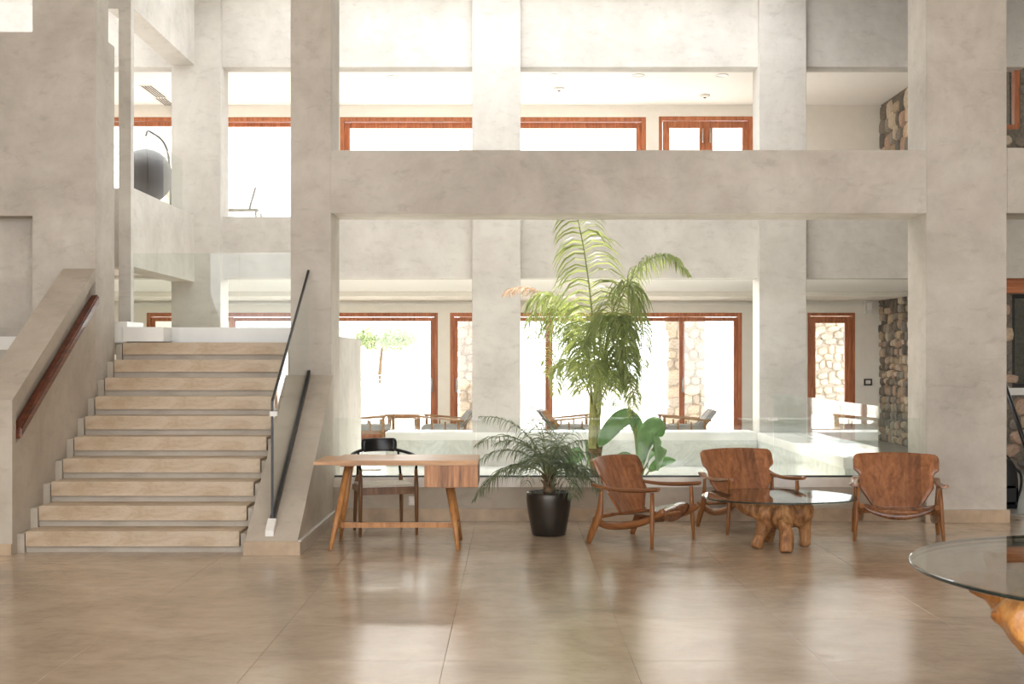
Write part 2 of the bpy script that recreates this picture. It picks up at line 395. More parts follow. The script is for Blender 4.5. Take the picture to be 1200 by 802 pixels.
struct('trim_3', MB().box(-1.78, 3.44, B0-.02, B0+.62, .47, .583), WMARB, 'white coping on the low marble wall behind the palms', 'trim', bevel=.004)
struct('wall_low', MB().box(3.46, 4.0, 13.3, B0, 0, .47), MARBLE, 'low marble wall running back between the two right armchairs', 'wall')
struct('trim_4', MB().box(3.44, 4.02, 13.28, B0-.02, .47, .583), WMARB, 'white coping on the low wall running back on the right', 'trim', bevel=.004)
struct('floor_planter', MB().box(-1.78, 3.46, 12.98, B0+.04, -.012, .10), WMARB, 'pale marble bed around the palms behind the glass', 'floor')
struct('floor_side', MB().box(4.0, 7.27, A1, 25.2, -.012, .012), DGREY, 'grey slate floor behind the right column', 'floor')
struct('floor_back', MB().box(-9, 4.0, B0+.62, 25.2, -.012, .010), MARBLE, 'pale marble floor of the room behind', 'floor')

# upper floor slabs and ceilings
struct('floor_upper', MB().box(-9, 7.27, B1-.05, C0, 2.85, 3.2), CEIL, 'upper floor slab, its underside the ceiling of the room behind', 'floor')
struct('floor_gallery', MB().box(-9, -4.8, A1, B1-.05, 2.80, 3.2), CEIL, 'upper floor slab left of the stair', 'floor')
struct('trim_5', MB().box(-9, 7.27, 23.4, C0, 2.765, 2.85), WHITE, 'dropped ceiling band above the garden doors', 'trim')
struct('trim_6', MB().box(-9, 7.27, C0-.06, C0-.005, 2.68, 2.715), CEIL, 'slim white rail above the garden doors', 'trim')
struct('ceiling_upper', MB().box(-9, 7.4, B1-.05, C1, 6.62, ROOF), CEIL, 'white ceiling of the upper floor', 'ceiling')
cl = MB(); cl.box(-9, 9.6, -7, 15.4, ROOF, ROOF+.25); GALLERY = [(-9, -3.8, 15.4, 16.2), (-9, -8.4, 16.2, 17.6), (-5.3, -3.8, 16.2, 17.6), (-9, -3.8, 17.6, 18.5)]  # gap left over the gallery is an added roof opening that brings in daylight
for a, b_, c_, d_ in GALLERY: cl.box(a, b_, c_, d_, ROOF, ROOF+.25); cl.box(3.8, 9.6, 15.4, 18.5, ROOF, ROOF+.25)
cl.box(-3.8, 3.8, 17.6, 18.5, ROOF, ROOF+.25); cl.box(-9, 9.6, 18.5, C1, ROOF, ROOF+.25)
cl.box(-3.8, 3.8, 15.3, 15.4, ROOF+.25, ROOF+.9); cl.box(-3.8, 3.8, 17.6, 17.7, ROOF+.25, ROOF+.9); cl.box(-3.9, -3.8, 15.3, 17.7, ROOF+.25, ROOF+.9); cl.box(3.8, 3.9, 15.3, 17.7, ROOF+.25, ROOF+.9)
struct('ceiling', cl, CEIL, 'high white ceiling with a long skylight over the palms', 'ceiling')

# side wall of the stair hall (pier, parapet, header)
sw = MB(); sw.box(-4.61, -4.466, 15.0, 15.12, 1.9, ROOF); sw.box(-4.79, -4.466, 15.12, B0, 2.70, 3.63); sw.box(-4.79, -4.466, 15.12, B0, 5.75, ROOF)
struct('wall_side', sw, CONC_L, 'pale plaster side wall with gallery opening behind the stair', 'wall')
# enclosure of the lobby behind and beside the camera
struct('wall_west', MB().box(-9.25, -9, -7, C1, -.3, ROOF), CONC, 'plaster wall at the far left of the lobby', 'wall')
struct('wall_east', MB().box(9.2, 9.45, -7, 18.6, -.3, ROOF), CONC, 'plaster wall at the far right of the lobby', 'wall')
rw = MB(); cells(rw, -9, 9.2, 0, ROOF, -6.6, -6.3, [(-8.8, -3.0, .1, 6.75), (-2.8, 3.0, .1, 6.75), (3.2, 9.0, .1, 6.75)])
struct('wall_front', rw, CONC, 'plaster wall of tall openings behind the viewer', 'wall')

# window wall
HOLES1 = [(-7.2, -4.0, .0, 2.53), (-3.85, -1.46, .0, 2.53), (-1.22, 4.53, .0, 2.53), (5.82, 6.76, .0, 2.53)]
HOLES2 = [(-8.4, -4.2, 3.2, 6.385), (-3.39, -.42, 3.2, 6.385), (-.38, 2.64, 3.2, 6.385), (2.89, 4.75, 3.2, 6.40)]
wc = MB(); cells(wc, -9, 7.27, 0, 2.85, C0, C1, HOLES1); cells(wc, -9, 7.27, 3.2, 6.62, C0, C1, HOLES2); wc.box(-9, 7.27, C0, C1, 2.85, 3.2)
struct('wall_back', wc, WHITE, 'cream wall of timber windows at the back', 'wall')

def ring(x0, x1, z0, z1, y0, y1, t, tb=None):
    tb = tb or t
    return MB().box(x0, x0+t, y0, y1, z0, z1).box(x1-t, x1, y0, y1, z0, z1).box(x0+t, x1-t, y0, y1, z1-t, z1).box(x0+t, x1-t, y0, y1, z0, z0+tb)
def window(name, label, x0, x1, z0, z1, sashes, cat, fw=.075, sw=.16, bot=.2, handles=()):
    root = struct(name, ring(x0, x1, z0, z1, C0+.02, C1-.02, fw, .03), FRAMEV, label, cat, bevel=.004)
    L = Vector(root.location)
    def part(nm, mb, mat, par=root, bev=0):
        if par is root: mb.v = [tuple(Vector(p)-L) for p in mb.v]
        return mb.build(nm, mat, par, bev)
    for i, (a, b, y) in enumerate(sashes):
        zz0, zz1 = z0+.03, z1-fw-.012
        part('sash', ring(a, b, zz0, zz1, y, y+.07, sw*.5, bot), FRAMEV, root, .006)
        part('pane', MB().box(a+sw*.5-.01, b-sw*.5+.01, y+.03, y+.036, zz0+bot-.01, zz1-sw*.5+.01), GLASS)
    for hx, hz in handles:
        h = MB(); h.tube([(hx, C0+.0, hz-.14), (hx, C0-.0, hz+.14)], .014, 8); h.box(hx-.012, hx+.012, C0, C0+.06, hz-.12, hz-.09); h.box(hx-.012, hx+.012, C0, C0+.06, hz+.09, hz+.12)
        part('handle', h, STEEL)
    return root
Y = C0+.06
window('window_1', 'timber garden window seen past the top of the stair', -7.2, -4.0, 0, 2.53, [(-7.12, -5.5, Y), (-5.56, -4.07, Y+.08)], 'window')
window('door_1', 'wide timber sliding door in the left bay behind the desk', -3.85, -1.46, 0, 2.53, [(-3.78, -1.53, Y)], 'door', handles=[(-1.575, 1.1)])
window('door_2', 'long timber sliding door across the middle bay behind the palms', -1.22, 4.53, 0, 2.53, [(-1.15, .80, Y), (.66, 3.42, Y+.08), (3.30, 4.46, Y)], 'door', handles=[(-1.1, 1.1), (3.36, 1.1)])
window('door_3', 'single timber door in front of a stone wall, right bay', 5.82, 6.76, 0, 2.53, [(5.86, 6.70, Y)], 'door', fw=.06, sw=.26)
window('window_2', 'upper floor timber window above the stair', -8.4, -4.2, 3.2, 6.385, [(-8.33, -6.3, Y), (-6.36, -4.27, Y+.08)], 'window')
window('window_3', 'upper floor timber window, left bay above the long beam', -3.39, -.42, 3.2, 6.385, [(-3.32, -.49, Y+.08)], 'window', sw=.22)
window('window_4', 'upper floor timber window, middle bay above the tall palm', -.38, 2.64, 3.2, 6.385, [(-.31, 2.57, Y+.08)], 'window', sw=.22)
window('window_5', 'upper floor timber double window with two handles', 2.89, 4.75, 3.2, 6.40, [(2.98, 3.83, Y), (3.83, 4.68, Y)], 'window', sw=.26, handles=[(3.76, 6.02), (3.90, 6.02)])

def emis(name, col, st_):
    t = NT(name); t.b.inputs['Base Color'].default_value = (1, 1, 1, 1)
    t.b.inputs['Emission Color'].default_value = col; t.b.inputs['Emission Strength'].default_value = st_; return t.m
FILL_GLOW = emis('fill_panel_glow', (1, .95, .88, 1), 9.0)  # glow of panels added behind the spandrel, out of view, to brighten the lower room
for x, lb in ((-6.2, 'added fill light panel of the lower room, out of view, above the stair landing'), (-2.3, 'added fill light panel of the lower room, out of view, left bay behind the desk'),
              (1.8, 'added fill light panel of the lower room, out of view, middle bay behind the palms'), (5.7, 'added fill light panel of the lower room, out of view, right bay')):
    r = empty('added_fill_panel', (x, 18.98, 2.85), label=lb, cat='ceiling light', group='added fill panels in the lower ceiling')
    m = MB(); m.box(-1.5, 1.5, -.28, -.25, -.012, 0); m.box(-1.5, 1.5, .25, .28, -.012, 0); m.box(-1.5, -1.47, -.25, .25, -.012, 0); m.box(1.47, 1.5, -.25, .25, -.012, 0); m.build('frame', WPLAST, r)
    MB().box(-1.47, 1.47, -.25, .25, -.006, -.001).build('fill_emitter', FILL_GLOW, r)

# ------------------------------------------------------------------ rubble stone walls (each stone a piece)
random.seed(5)
def stone_variant():
    m = MB(); n = 9; ph = random.random()*6
    ring0 = []; ring1 = []
    for k in range(n):
        a = 2*math.pi*k/n+random.uniform(-.12, .12)
        c, s_ = math.cos(a), math.sin(a); q = (abs(c)**5+abs(s_)**5)**(-1/5)*random.uniform(.88, 1.0)
        ring0.append((.5*q*c, 0, .5*q*s_)); ring1.append((.40*q*c, -.8-random.uniform(0, .2), .40*q*s_))
    vs = ring0+ring1+[(0, -1.15, 0)]
    fs = [(k, (k+1) % n, n+(k+1) % n, n+k) for k in range(n)]+[(n+k, n+(k+1) % n, 2*n) for k in range(n)]
    m.add(vs, fs); return m.mesh('stone')
SV = [stone_variant() for _ in range(8)]
SVP = [m.copy() for m in SV]
for m in SV: m.materials.append(STONE)
for m in SVP: m.materials.append(STONEP)
def rubble(wall, u0, u1, z0, z1, org, rot, avg_h=.2, holes=(), pale=False, depth=.05):
    """lay stones on the face of a wall: org + u along the rotated x axis, face normal = rotated -y"""
    R = Matrix.Rotation(rot, 3, 'Z'); L = Vector(wall.location); z = z0; vs = SVP if pale else SV
    while z < z1-.05:
        h = min(avg_h*random.uniform(.8, 1.2), z1-z); u = u0+random.uniform(-.1, 0)
        while u < u1-.03:
            wd = avg_h*random.uniform(.7, 1.9); wd = min(wd, u1-u+.02); cx, cz = u+wd/2, z+h/2
            if not any(a < cx < b and c < cz < d for a, b, c, d in holes):
                o = bpy.data.objects.new('stone', random.choice(vs)); COL.objects.link(o); o.parent = wall
                p = Vector(org)+R @ Vector((cx, 0, 0)); hh = h*random.uniform(.8, 1.35); p.z += min(max(cz+h*random.uniform(-.22, .22), z0+hh/2), z1-hh/2)
                o.location = p-L; o.rotation_euler = (0, 0, rot); o.scale = (wd*.98, depth*random.uniform(.6, 1.3), hh)
                o.rotation_euler[1] = random.uniform(-.16, .16)+(math.pi if random.random() < .5 else 0)
            u += wd
        z += h
e = struct('wall_right', MB().box(7.27, 7.5, 18.7, C0, 0, 2.85), MORTAR, 'rubble stone wall beside the single timber door', 'wall')
rubble(e, 0, 2.5, 0, 2.84, (7.27, C0, 0), -math.pi/2, .155)
e = struct('wall_upper_right', MB().box(7.27, 7.5, 18.7, C0, 3.2, 6.62), MORTAR, 'rubble stone wall of the upper floor at right', 'wall')
rubble(e, 0, 2.4, 3.2, 6.6, (7.27, C0, 0), -math.pi/2, .27)
e = MB(); cells(e, 6.5, 9.2, 0, ROOF, 18.3, 18.6, [(7.15, 8.4, 1.2, 2.54), (6.96, 7.27, 4.9, 6.2)])
e = struct('wall_far_right', e, MORTAR, 'rubble stone wall with windows seen right of the broad column', 'wall')
rubble(e, 6.55, 8.7, 0, ROOF, (0, 18.3, 0), 0, .2, [(7.1, 8.45, 1.1, 2.9), (6.9, 7.30, 4.85, 6.25)])
b = tag(MB().box(6.95, 8.7, 18.2, 18.34, 2.55, 2.88).build('trim_7', FRAMEW, bevel=.008), 'brown timber lintel over the lower stone wall window', 'trim', kind='structure')
b = tag(MB().box(6.95, 8.7, 18.18, 18.36, 1.10, 1.20).build('trim_8', WMARB, bevel=.006), 'pale stone sill under the lower stone wall window', 'trim', kind='structure')
fr = struct('window_6', ring(6.96, 7.27, 4.9, 6.2, 18.33, 18.45, .07), FRAMEV, 'timber framed window high in the stone wall at right', 'window')
MB().box(-.09, .09, -.005, .005, .06, 1.24).build('pane', GLASS, fr)
fr = struct('window_7', ring(7.15, 8.4, 1.2, 2.54, 18.36, 18.45, .06), BLACK, 'dark window low in the stone wall at right', 'window')
MB().box(-.57, .57, -.005, .005, .05, 1.29).build('pane', GLASST, fr)

# terrace outside
struct('terrace', MB().box(-40, 40, C1, 60, -.3, -.02), TERR, 'bright terrace paving outside the garden doors', 'terrace')
struct('wall_terrace', MB().box(-30, 5.0, 38, 38.3, -.02, .9), RENDERW, 'low white terrace wall beyond the left garden door', 'wall')
rl = empty('terrace_railing', (-8, 38.15, .9), label='slim grey railing on the low white terrace wall', cat='railing')
for z in (.12, .24): MB().tube([(-16, 0, z), (12, 0, z)], .015, 6).build('rail', STEEL, rl)
for i in range(15): MB().box(-16+i*2-.02, -16+i*2+.02, -.02, .02, 0, .25).build('post', STEEL, rl)
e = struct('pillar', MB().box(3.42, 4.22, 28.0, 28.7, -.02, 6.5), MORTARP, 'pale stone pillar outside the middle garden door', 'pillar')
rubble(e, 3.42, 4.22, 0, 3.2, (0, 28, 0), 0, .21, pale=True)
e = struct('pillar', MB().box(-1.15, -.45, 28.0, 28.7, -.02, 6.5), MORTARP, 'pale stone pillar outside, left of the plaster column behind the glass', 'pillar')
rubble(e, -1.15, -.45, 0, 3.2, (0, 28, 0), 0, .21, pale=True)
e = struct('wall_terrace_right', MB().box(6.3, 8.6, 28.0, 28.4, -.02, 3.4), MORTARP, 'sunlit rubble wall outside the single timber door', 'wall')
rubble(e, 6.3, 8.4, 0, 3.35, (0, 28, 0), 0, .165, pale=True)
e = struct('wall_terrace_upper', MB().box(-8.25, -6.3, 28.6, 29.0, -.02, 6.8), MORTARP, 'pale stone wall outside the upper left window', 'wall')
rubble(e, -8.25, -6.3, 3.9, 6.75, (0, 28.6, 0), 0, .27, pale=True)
struct('balcony', MB().box(-12, 9, C1, 28.0, 2.95, 3.15), RENDERW, 'balcony slab outside the upper windows', 'balcony')

# ------------------------------------------------------------------ stair
D1, RI, TR = 10.6, .178, .295
st = empty('staircase', (-3.15, D1, 0), label='broad flight of ten travertine steps rising on the left', cat='staircase')
def rel(mb, o):
    L = Vector(o.location); mb.v = [tuple(Vector(p)-L) for p in mb.v]; return mb
for k in range(1, 11):
    y = D1+(k-1)*TR; zt = RI*k
    rel(MB().box(-4.03, -2.26, y, y+.36, zt-.125, zt), st).build('tread', TREAD, st, .004)
    rel(MB().box(-4.06, -2.24, y+.05, y+.36, zt-RI if k > 1 else 0, zt-.126), st).build('riser', CONC_D, st)
for xa, xb, dy in ((-4.10, -4.04, .005), (-2.25, -2.21, .02)):
    poly = [(D1+dy, 0)]
    for k in range(1, 11): poly += [(D1+(k-1)*TR+dy, RI*k-.02), (D1+k*TR+dy, RI*k-.02)]
    rel(MB().prism_x(poly+[(D1+10*TR+dy, 0)], xa, xb), st).build('stringer', CONC_D, st)
rel(MB().box(-4.09, -2.22, D1+10*TR-.2, D1+10*TR+.04, 0, 1.78), st).build('carriage', CONC_D, st)
struct('landing', MB().box(-4.3, -1.84, D1+10*TR, 15.1, 1.66, 1.945), WMARB, 'pale stone landing at the top of the steps', 'landing', bevel=.005)
struct('wall_landing', MB().box(-1.84, -1.78, A1, 15.1, 0, 1.84), CONC_L, 'pale plaster wall under the landing, left of the desk', 'wall')
struct('wall_landing_back', MB().box(-4.45, -1.84, 15.0, 15.1, 0, 1.66), CONC_L, 'plaster wall below the back of the landing', 'wall')
nb = empty('stair_block', (-4.0, 13.5, 1.78), label='pale stone corner blocks at the top left of the steps', cat='steps')
MB().box(-.02, .40, -.28, .3, .01, .16).build('block', WMARB, nb, .005)
MB().box(-.25, .0, -.2, .4, .0, .22).build('block', WMARB, nb, .005)

# left parapet with recessed handrail, right parapet with glass
def sl_l(d, z0=1.27, m=.585): return z0+(d-10.5)*m
pb = MB(); pb.prism_x([(10.5, 0), (10.5, sl_l(10.5)), (A0, sl_l(A0)), (A0, 0)], -4.42, -4.16)
lo = lambda d: .90+(d-10.57)*.60
hi = lambda d: 1.16+(d-10.57)*.60
pb.prism_x([(10.5, 0), (10.5, sl_l(10.5)), (10.58, sl_l(10.58)), (10.58, 0)], -4.16, -4.1)
pb.prism_x([(10.58, 0), (10.58, lo(10.58)), (A0, lo(A0)), (A0, 0)], -4.16, -4.1)
pb.prism_x([(10.58, hi(10.58)), (10.58, sl_l(10.58)), (A0, sl_l(A0)), (A0, hi(A0))], -4.16, -4.1)
struct('wall_parapet_left', pb, CONC_D, 'sloping plaster parapet left of the steps', 'wall')
tag(MB().prism_x([(10.60, lo(10.60)+.02), (10.60, lo(10.6)+.12), (12.62, lo(12.62)+.12), (12.62, lo(12.62)+.02)], -4.15, -4.065).build('handrail', RAILW, bevel=.015),
    'dark brown timber handrail set in the left parapet', 'handrail')
sl_r = lambda d: .11+(d-10.5)*.638
struct('wall_parapet_right', MB().prism_x([(10.5, 0), (10.5, .11), (A0, sl_r(A0)), (A0, 0)], -2.195, -1.76), CONC_D, 'sloping plaster parapet right of the steps', 'wall')
bp = MB().box(-2.2, -1.735, 10.475, 10.499, 0, .112)
struct('baseboard_left', bp, BASEB, 'beige stone baseboard around the foot of the right parapet', 'baseboard')
struct('baseboard_side', MB().box(-1.757, -1.735, 10.502, 12.69, 0, .105), CONC_D, 'plaster skirting along the side of the right parapet', 'baseboard')
struct('trim_lit_edge', MB().box(-1.757, -1.728, 10.502, 12.69, .1055, .118), WMARB, 'thin white strip painting in the lit top edge of the right parapet skirting', 'trim')  # white strip stands in for light catching the skirting's top edge
struct('baseboard_stair', MB().box(-4.9, -4.1, 10.475, 10.499, 0, .09), BASEB, 'beige stone baseboard at the foot of the left parapet', 'baseboard')
gs = empty('stair_balustrade', (-2.0, 10.7, .25), label='frameless glass stair panel with black edging', cat='balustrade')
gy0, gy1 = 10.68, 12.58
poly = [(gy0, sl_r(gy0)+.05), (gy0, 1.24), (gy1, 2.47), (gy1, sl_r(gy1)+.05)]
rel(MB().prism_x(poly, -2.006, -1.994), gs).build('pane', GLASSB, gs)
rel(MB().box(-2.010, -1.990, gy0-.008, gy0+.008, poly[0][1]-.01, 1.25), gs).build('edge', BLACK, gs)
rel(MB().prism_x([(gy0-.008, 1.235), (gy0-.008, 1.26), (gy1, 2.485), (gy1, 2.46)], -2.010, -1.990), gs).build('edge', BLACK, gs)
rel(MB().prism_x([(gy0-.01, sl_r(gy0-.01)+.004), (gy0-.01, sl_r(gy0-.01)+.062), (gy1, sl_r(gy1)+.062), (gy1, sl_r(gy1)+.004)], -2.02, -1.98), gs).build('channel', BLACK, gs)
rel(MB().prism_x([(10.55, sl_r(10.55)+.003), (10.55, sl_r(10.55)+.05), (10.67, sl_r(10.67)+.06), (10.67, sl_r(10.67)+.003)], -2.035, -1.965), gs).build('foot', WPLAST, gs)
rel(MB().box(-2.02, -1.96, gy0-.012, gy0+.03, 1.13, 1.17), gs).build('clip', WPLAST, gs)
# glass at the back of the landing and on the gallery
lg = empty('landing_balustrade', (-3.1, 15.0, 1.945), label='clear glass balustrade along the back of the landing', cat='balustrade')
for x0, x1 in ((-4.44, -3.2), (-3.19, -2.06)): rel(MB().box(x0, x1, 14.99, 15.0, 1.945, 2.85), lg).build('pane', GLASSB, lg)
tag(MB().box(-4.62, -4.61, 16.95, 17.9, 3.635, 4.40).build('gallery_balustrade', GLASSB), 'glass pane on the gallery parapet behind the stair', 'balustrade')

# glass balustrades of the void
fg = empty('front_balustrade', (1.15, 12.80, .43), label='long frameless glass balustrade on the stone curb behind the armchairs', cat='balustrade')
for x0, x1 in ((-1.775, -.362), (-.352, 2.608), (2.618, 4.075)):
    rel(MB().box(x0, x1, 12.795, 12.807, .435, 1.02), fg).build('pane', GLASSB, fg)
rel(MB().box(-1.775, 4.075, 12.785, 12.817, .43, .445), fg).build('channel', BLACK, fg)
for x in (-.357, 2.613): rel(MB().box(x-.04, x+.04, 12.78, 12.82, .995, 1.02), fg).build('clip', WPLAST, fg)
sg = empty('side_balustrade', (3.85, 15.6, .583), label='frameless glass balustrade on the coping running back at right', cat='balustrade')
for y0, y1 in ((13.45, 15.0), (15.02, 16.4), (16.42, 17.9)): rel(MB().box(3.845, 3.857, y0, y1, .585, 1.115), sg).build('pane', GLASSB, sg)
rel(MB().box(3.66, 3.84, 17.9, 17.912, .585, 1.115), sg).build('pane', GLASSB, sg)
rel(MB().box(3.862, 4.03, 13.44, 13.452, .586, 1.115), sg).build('pane', GLASSB, sg)
rel(MB().box(4.035, 5.2, 13.44, 13.452, .02, 1.115), sg).build('pane', GLASSB, sg)

# ------------------------------------------------------------------ lounge armchairs (three)
def lerp_tab(tab, t):
    for (a, va), (b, vb) in zip(tab, tab[1:]):
        if t <= b: u = (t-a)/(b-a); u = max(0, min(1, u)); return va+(vb-va)*u
    return tab[-1][1]
def catmull(pts, n):
    P = [Vector(p) for p in pts]; P = [2*P[0]-P[1]]+P+[2*P[-1]-P[-2]]; out = []
    for i in range(1, len(P)-2):
        for k in range(n):
            t = k/n; a, b, c, d = P[i-1], P[i], P[i+1], P[i+2]
            out.append(.5*((2*b)+(c-a)*t+(2*a-5*b+4*c-d)*t*t+(3*b-a-3*c+d)*t**3))
    out.append(P[-2]); return out
def armchair(loc, rz, label):
    r = empty('lounge_armchair', loc, rz, label=label, cat='armchair', group='wooden armchairs by the coffee tables')
    # back: a shield of bent plywood, flaring into two wings near the top
    wt = [(.25, .205), (.275, .215), (.44, .325), (.545, .325), (.572, .345), (.592, .374), (.69, .378), (.715, .37), (.73, .345)]
    g = []
    for i in range(31):
        z = .25+.48*i/30; hw = lerp_tab(wt, z); row = []
        for j in range(15):
            u = -1+2*j/14; x = hw*u; y = .135+(z-.25)*.52-.10*(x/.37)**2; zz = z+(.012*(1-u*u) if i == 30 else 0)
            row.append((x, y, zz))
        g.append(row)
    MB().shell(g, .016).build('backrest', CHAIRB, r)
    g = []
    for i in range(15):
        t = i/14; y = .19-.57*t+.09*(max(0, t-.7)/.3)**1.5; hw = .235+.088*min(1, t*1.6); hw -= .015*max(0, t-.85)/.15
        row = []
        for j in range(13):
            u = -1+2*j/12; z = .235+.085*t**1.4+.045*(u*u)*(0.35+.65*t)-.125*(max(0, t-.66)/.34)**2*(1-.45*u*u)
            row.append((hw*u, y, z))
        g.append(row)
    MB().shell(g, .02).build('seat', CHAIRS, r)
    for s in (-1, 1):
        MB().tube([(s*.375, -.30, 0), (s*.362, -.296, .16), (s*.352, -.292, .34), (s*.345, -.29, .475)], [.0125, .019, .021, .017], 10).build('leg', CHAIRL, r)
        MB().tube(catmull([(s*.375, .335, 0), (s*.368, .29, .12), (s*.36, .235, .24), (s*.358, .22, .33), (s*.36, .21, .47)], 4),
                  [.013+.012*math.sin(math.pi*min(1, k/16*.95+.1)) for k in range(17)], 10, flat=1.5, up=(0, 1, 0)).build('leg', CHAIRL, r)
        # curved side rail carrying the seat
        path = catmull([(s*.335, .30, .215), (s*.325, .2, .165), (s*.32, .05, .165), (s*.32, -.15, .205), (s*.32, -.31, .275), (s*.315, -.385, .325)], 4)
        MB().tube(path, [.030-.012*abs(k/20-.4) for k in range(len(path))], 8, flat=1.15, up=(0, 0, 1)).build('side_rail', CHAIRR, r)
        # scooped paddle arm
        g = []
        pa = catmull([(s*.352, .30, .515), (s*.357, .20, .488), (s*.362, .02, .474), (s*.367, -.18, .478), (s*.372, -.36, .497)], 4)
        for i, p in enumerate(pa):
            t = i/(len(pa)-1); hw = lerp_tab([(0, .03), (.15, .034), (.4, .024), (.7, .038), (.9, .05), (1, .028)], t)
            g.append([(p.x+hw*u, p.y, p.z+.018*u*u*min(1, t*1.5)) for u in (-1, -.6, -.2, .2, .6, 1)])
        MB().shell(g, .02).build('arm', CHAIRR, r)
    MB().tube([(-.33, .27, .225), (.33, .27, .225)], .016, 8).build('crossbar', CHAIRL, r)
    MB().tube([(-.34, -.27, .262), (.34, -.27, .262)], .015, 8).build('crossbar', CHAIRL, r)
    return r
c1 = armchair((1.156, 11.28, 0), math.radians(54), 'wooden armchair turned sideways, next to the potted palm')
def place(src, loc, rz, label):
    c = copy_tree(src); c.location = loc; c.rotation_euler = (0, 0, rz); c['label'] = label; return c
place(c1, (2.24, 12.10, 0), math.radians(17), 'wooden armchair behind the small glass coffee table, facing forward')
place(c1, (3.46, 11.50, 0), math.radians(-14), 'wooden armchair in front of the broad right column')

# ------------------------------------------------------------------ desk and its chair
dk = empty('writing_desk', (-.97, 11.06, 0), label='light timber writing desk with one drawer box and splayed legs', cat='desk')
dx = lambda X: X+.97
MB().box(dx(-1.50), dx(-.285), -.355, .355, .715, .757).build('top', DESKT, dk, .006)
MB().box(dx(-1.665), dx(-1.50), -.33, .33, .718, .745).build('leaf', DESKT, dk, .004)
MB().box(dx(-.735), dx(-.287), -.345, .33, .532, .714).build('drawer_box', DESKD, dk, .004)
for s in (-1, 1):
    MB().tube([(dx(-1.525), s*.325, 0), (dx(-1.485), s*.215, .24), (dx(-1.405), s*.06, .70)], [.016, .025, .033], 12).build('leg', DESKL, dk)
    MB().tube([(dx(-.455), s*.325, 0), (dx(-.485), s*.215, .22), (dx(-.54), s*.09, .52)], [.016, .026, .034], 12).build('leg', DESKL, dk)
MB().box(dx(-1.47), dx(-1.34), -.15, .15, .69, .714).build('leg_block', DESKL, dk, .005)
MB().box(dx(-.60), dx(-.48), -.16, .16, .508, .531).build('leg_block', DESKL, dk, .005)
MB().box(dx(-1.51), dx(-1.482), -.245, .245, .155, .195).build('crossbar', DESKL, dk, .004)
MB().box(dx(-.492), dx(-.464), -.245, .245, .155, .195).build('crossbar', DESKL, dk, .004)
MB().box(dx(-1.482), dx(-.492), -.016, .016, .150, .195).build('stretcher', DESKL, dk, .005)

dc = empty('desk_chair', (-1.19, 11.86, 0), math.radians(17), label='dark timber chair with black curved back tucked behind the desk', cat='chair')
for s in (-1, 1):
    MB().tube([(s*.262, -.235, 0), (s*.258, -.23, .44), (s*.256, -.226, .60)], [.014, .021, .016], 10).build('leg', DCHAIR, dc)
    MB().tube([(s*.225, .26, 0), (s*.215, .225, .44), (s*.205, .215, .52)], [.014, .021, .018], 10).build('leg', DCHAIR, dc)
    MB().tube([(s*.256, -.226, .60), (s*.268, -.222, .685)], .012, 8).build('arm_post', BLACK, dc)
    MB().tube([(s*.205, .215, .52), (s*.19, .25, .74)], .012, 8).build('back_post', BLACK, dc)
    MB().box(min(s*.235, s*.255), max(s*.235, s*.255), -.22, .22, .385, .44).build('seat_rail', DCHAIR, dc, .004)
MB().box(-.25, .25, -.24, -.215, .375, .44).build('seat_rail', DCHAIR, dc, .004)
MB().box(-.21, .21, .205, .23, .385, .44).build('seat_rail', DCHAIR, dc, .004)
g = [[(-.235+.47*j/8, -.225+.44*i/8, .452-.012*math.sin(math.pi*j/8)*math.sin(math.pi*i/8)) for j in range(9)] for i in range(9)]
MB().shell(g, .02).build('seat', WOVEN, dc)
arc = catmull([(-.275, -.245, .685), (-.305, -.05, .70), (-.26, .15, .725), (-.13, .265, .755), (0, .29, .765), (.13, .265, .755), (.26, .15, .725), (.305, -.05, .70), (.275, -.245, .685)], 6)
MB().tube(arc, .015, 10).build('arm_rail', BLACK, dc)
g = []
for i in range(7):
    z = .735+.125*i/6; row = []
    for j in range(15):
        a = -1+2*j/14; e_ = 1-.10*abs(2*i/6-1)**3
        row.append((.165*a*e_, .272-.07*a*a, z))
    g.append(row)
MB().shell(g, .04).build('backrest', BLACKF, dc, .012)

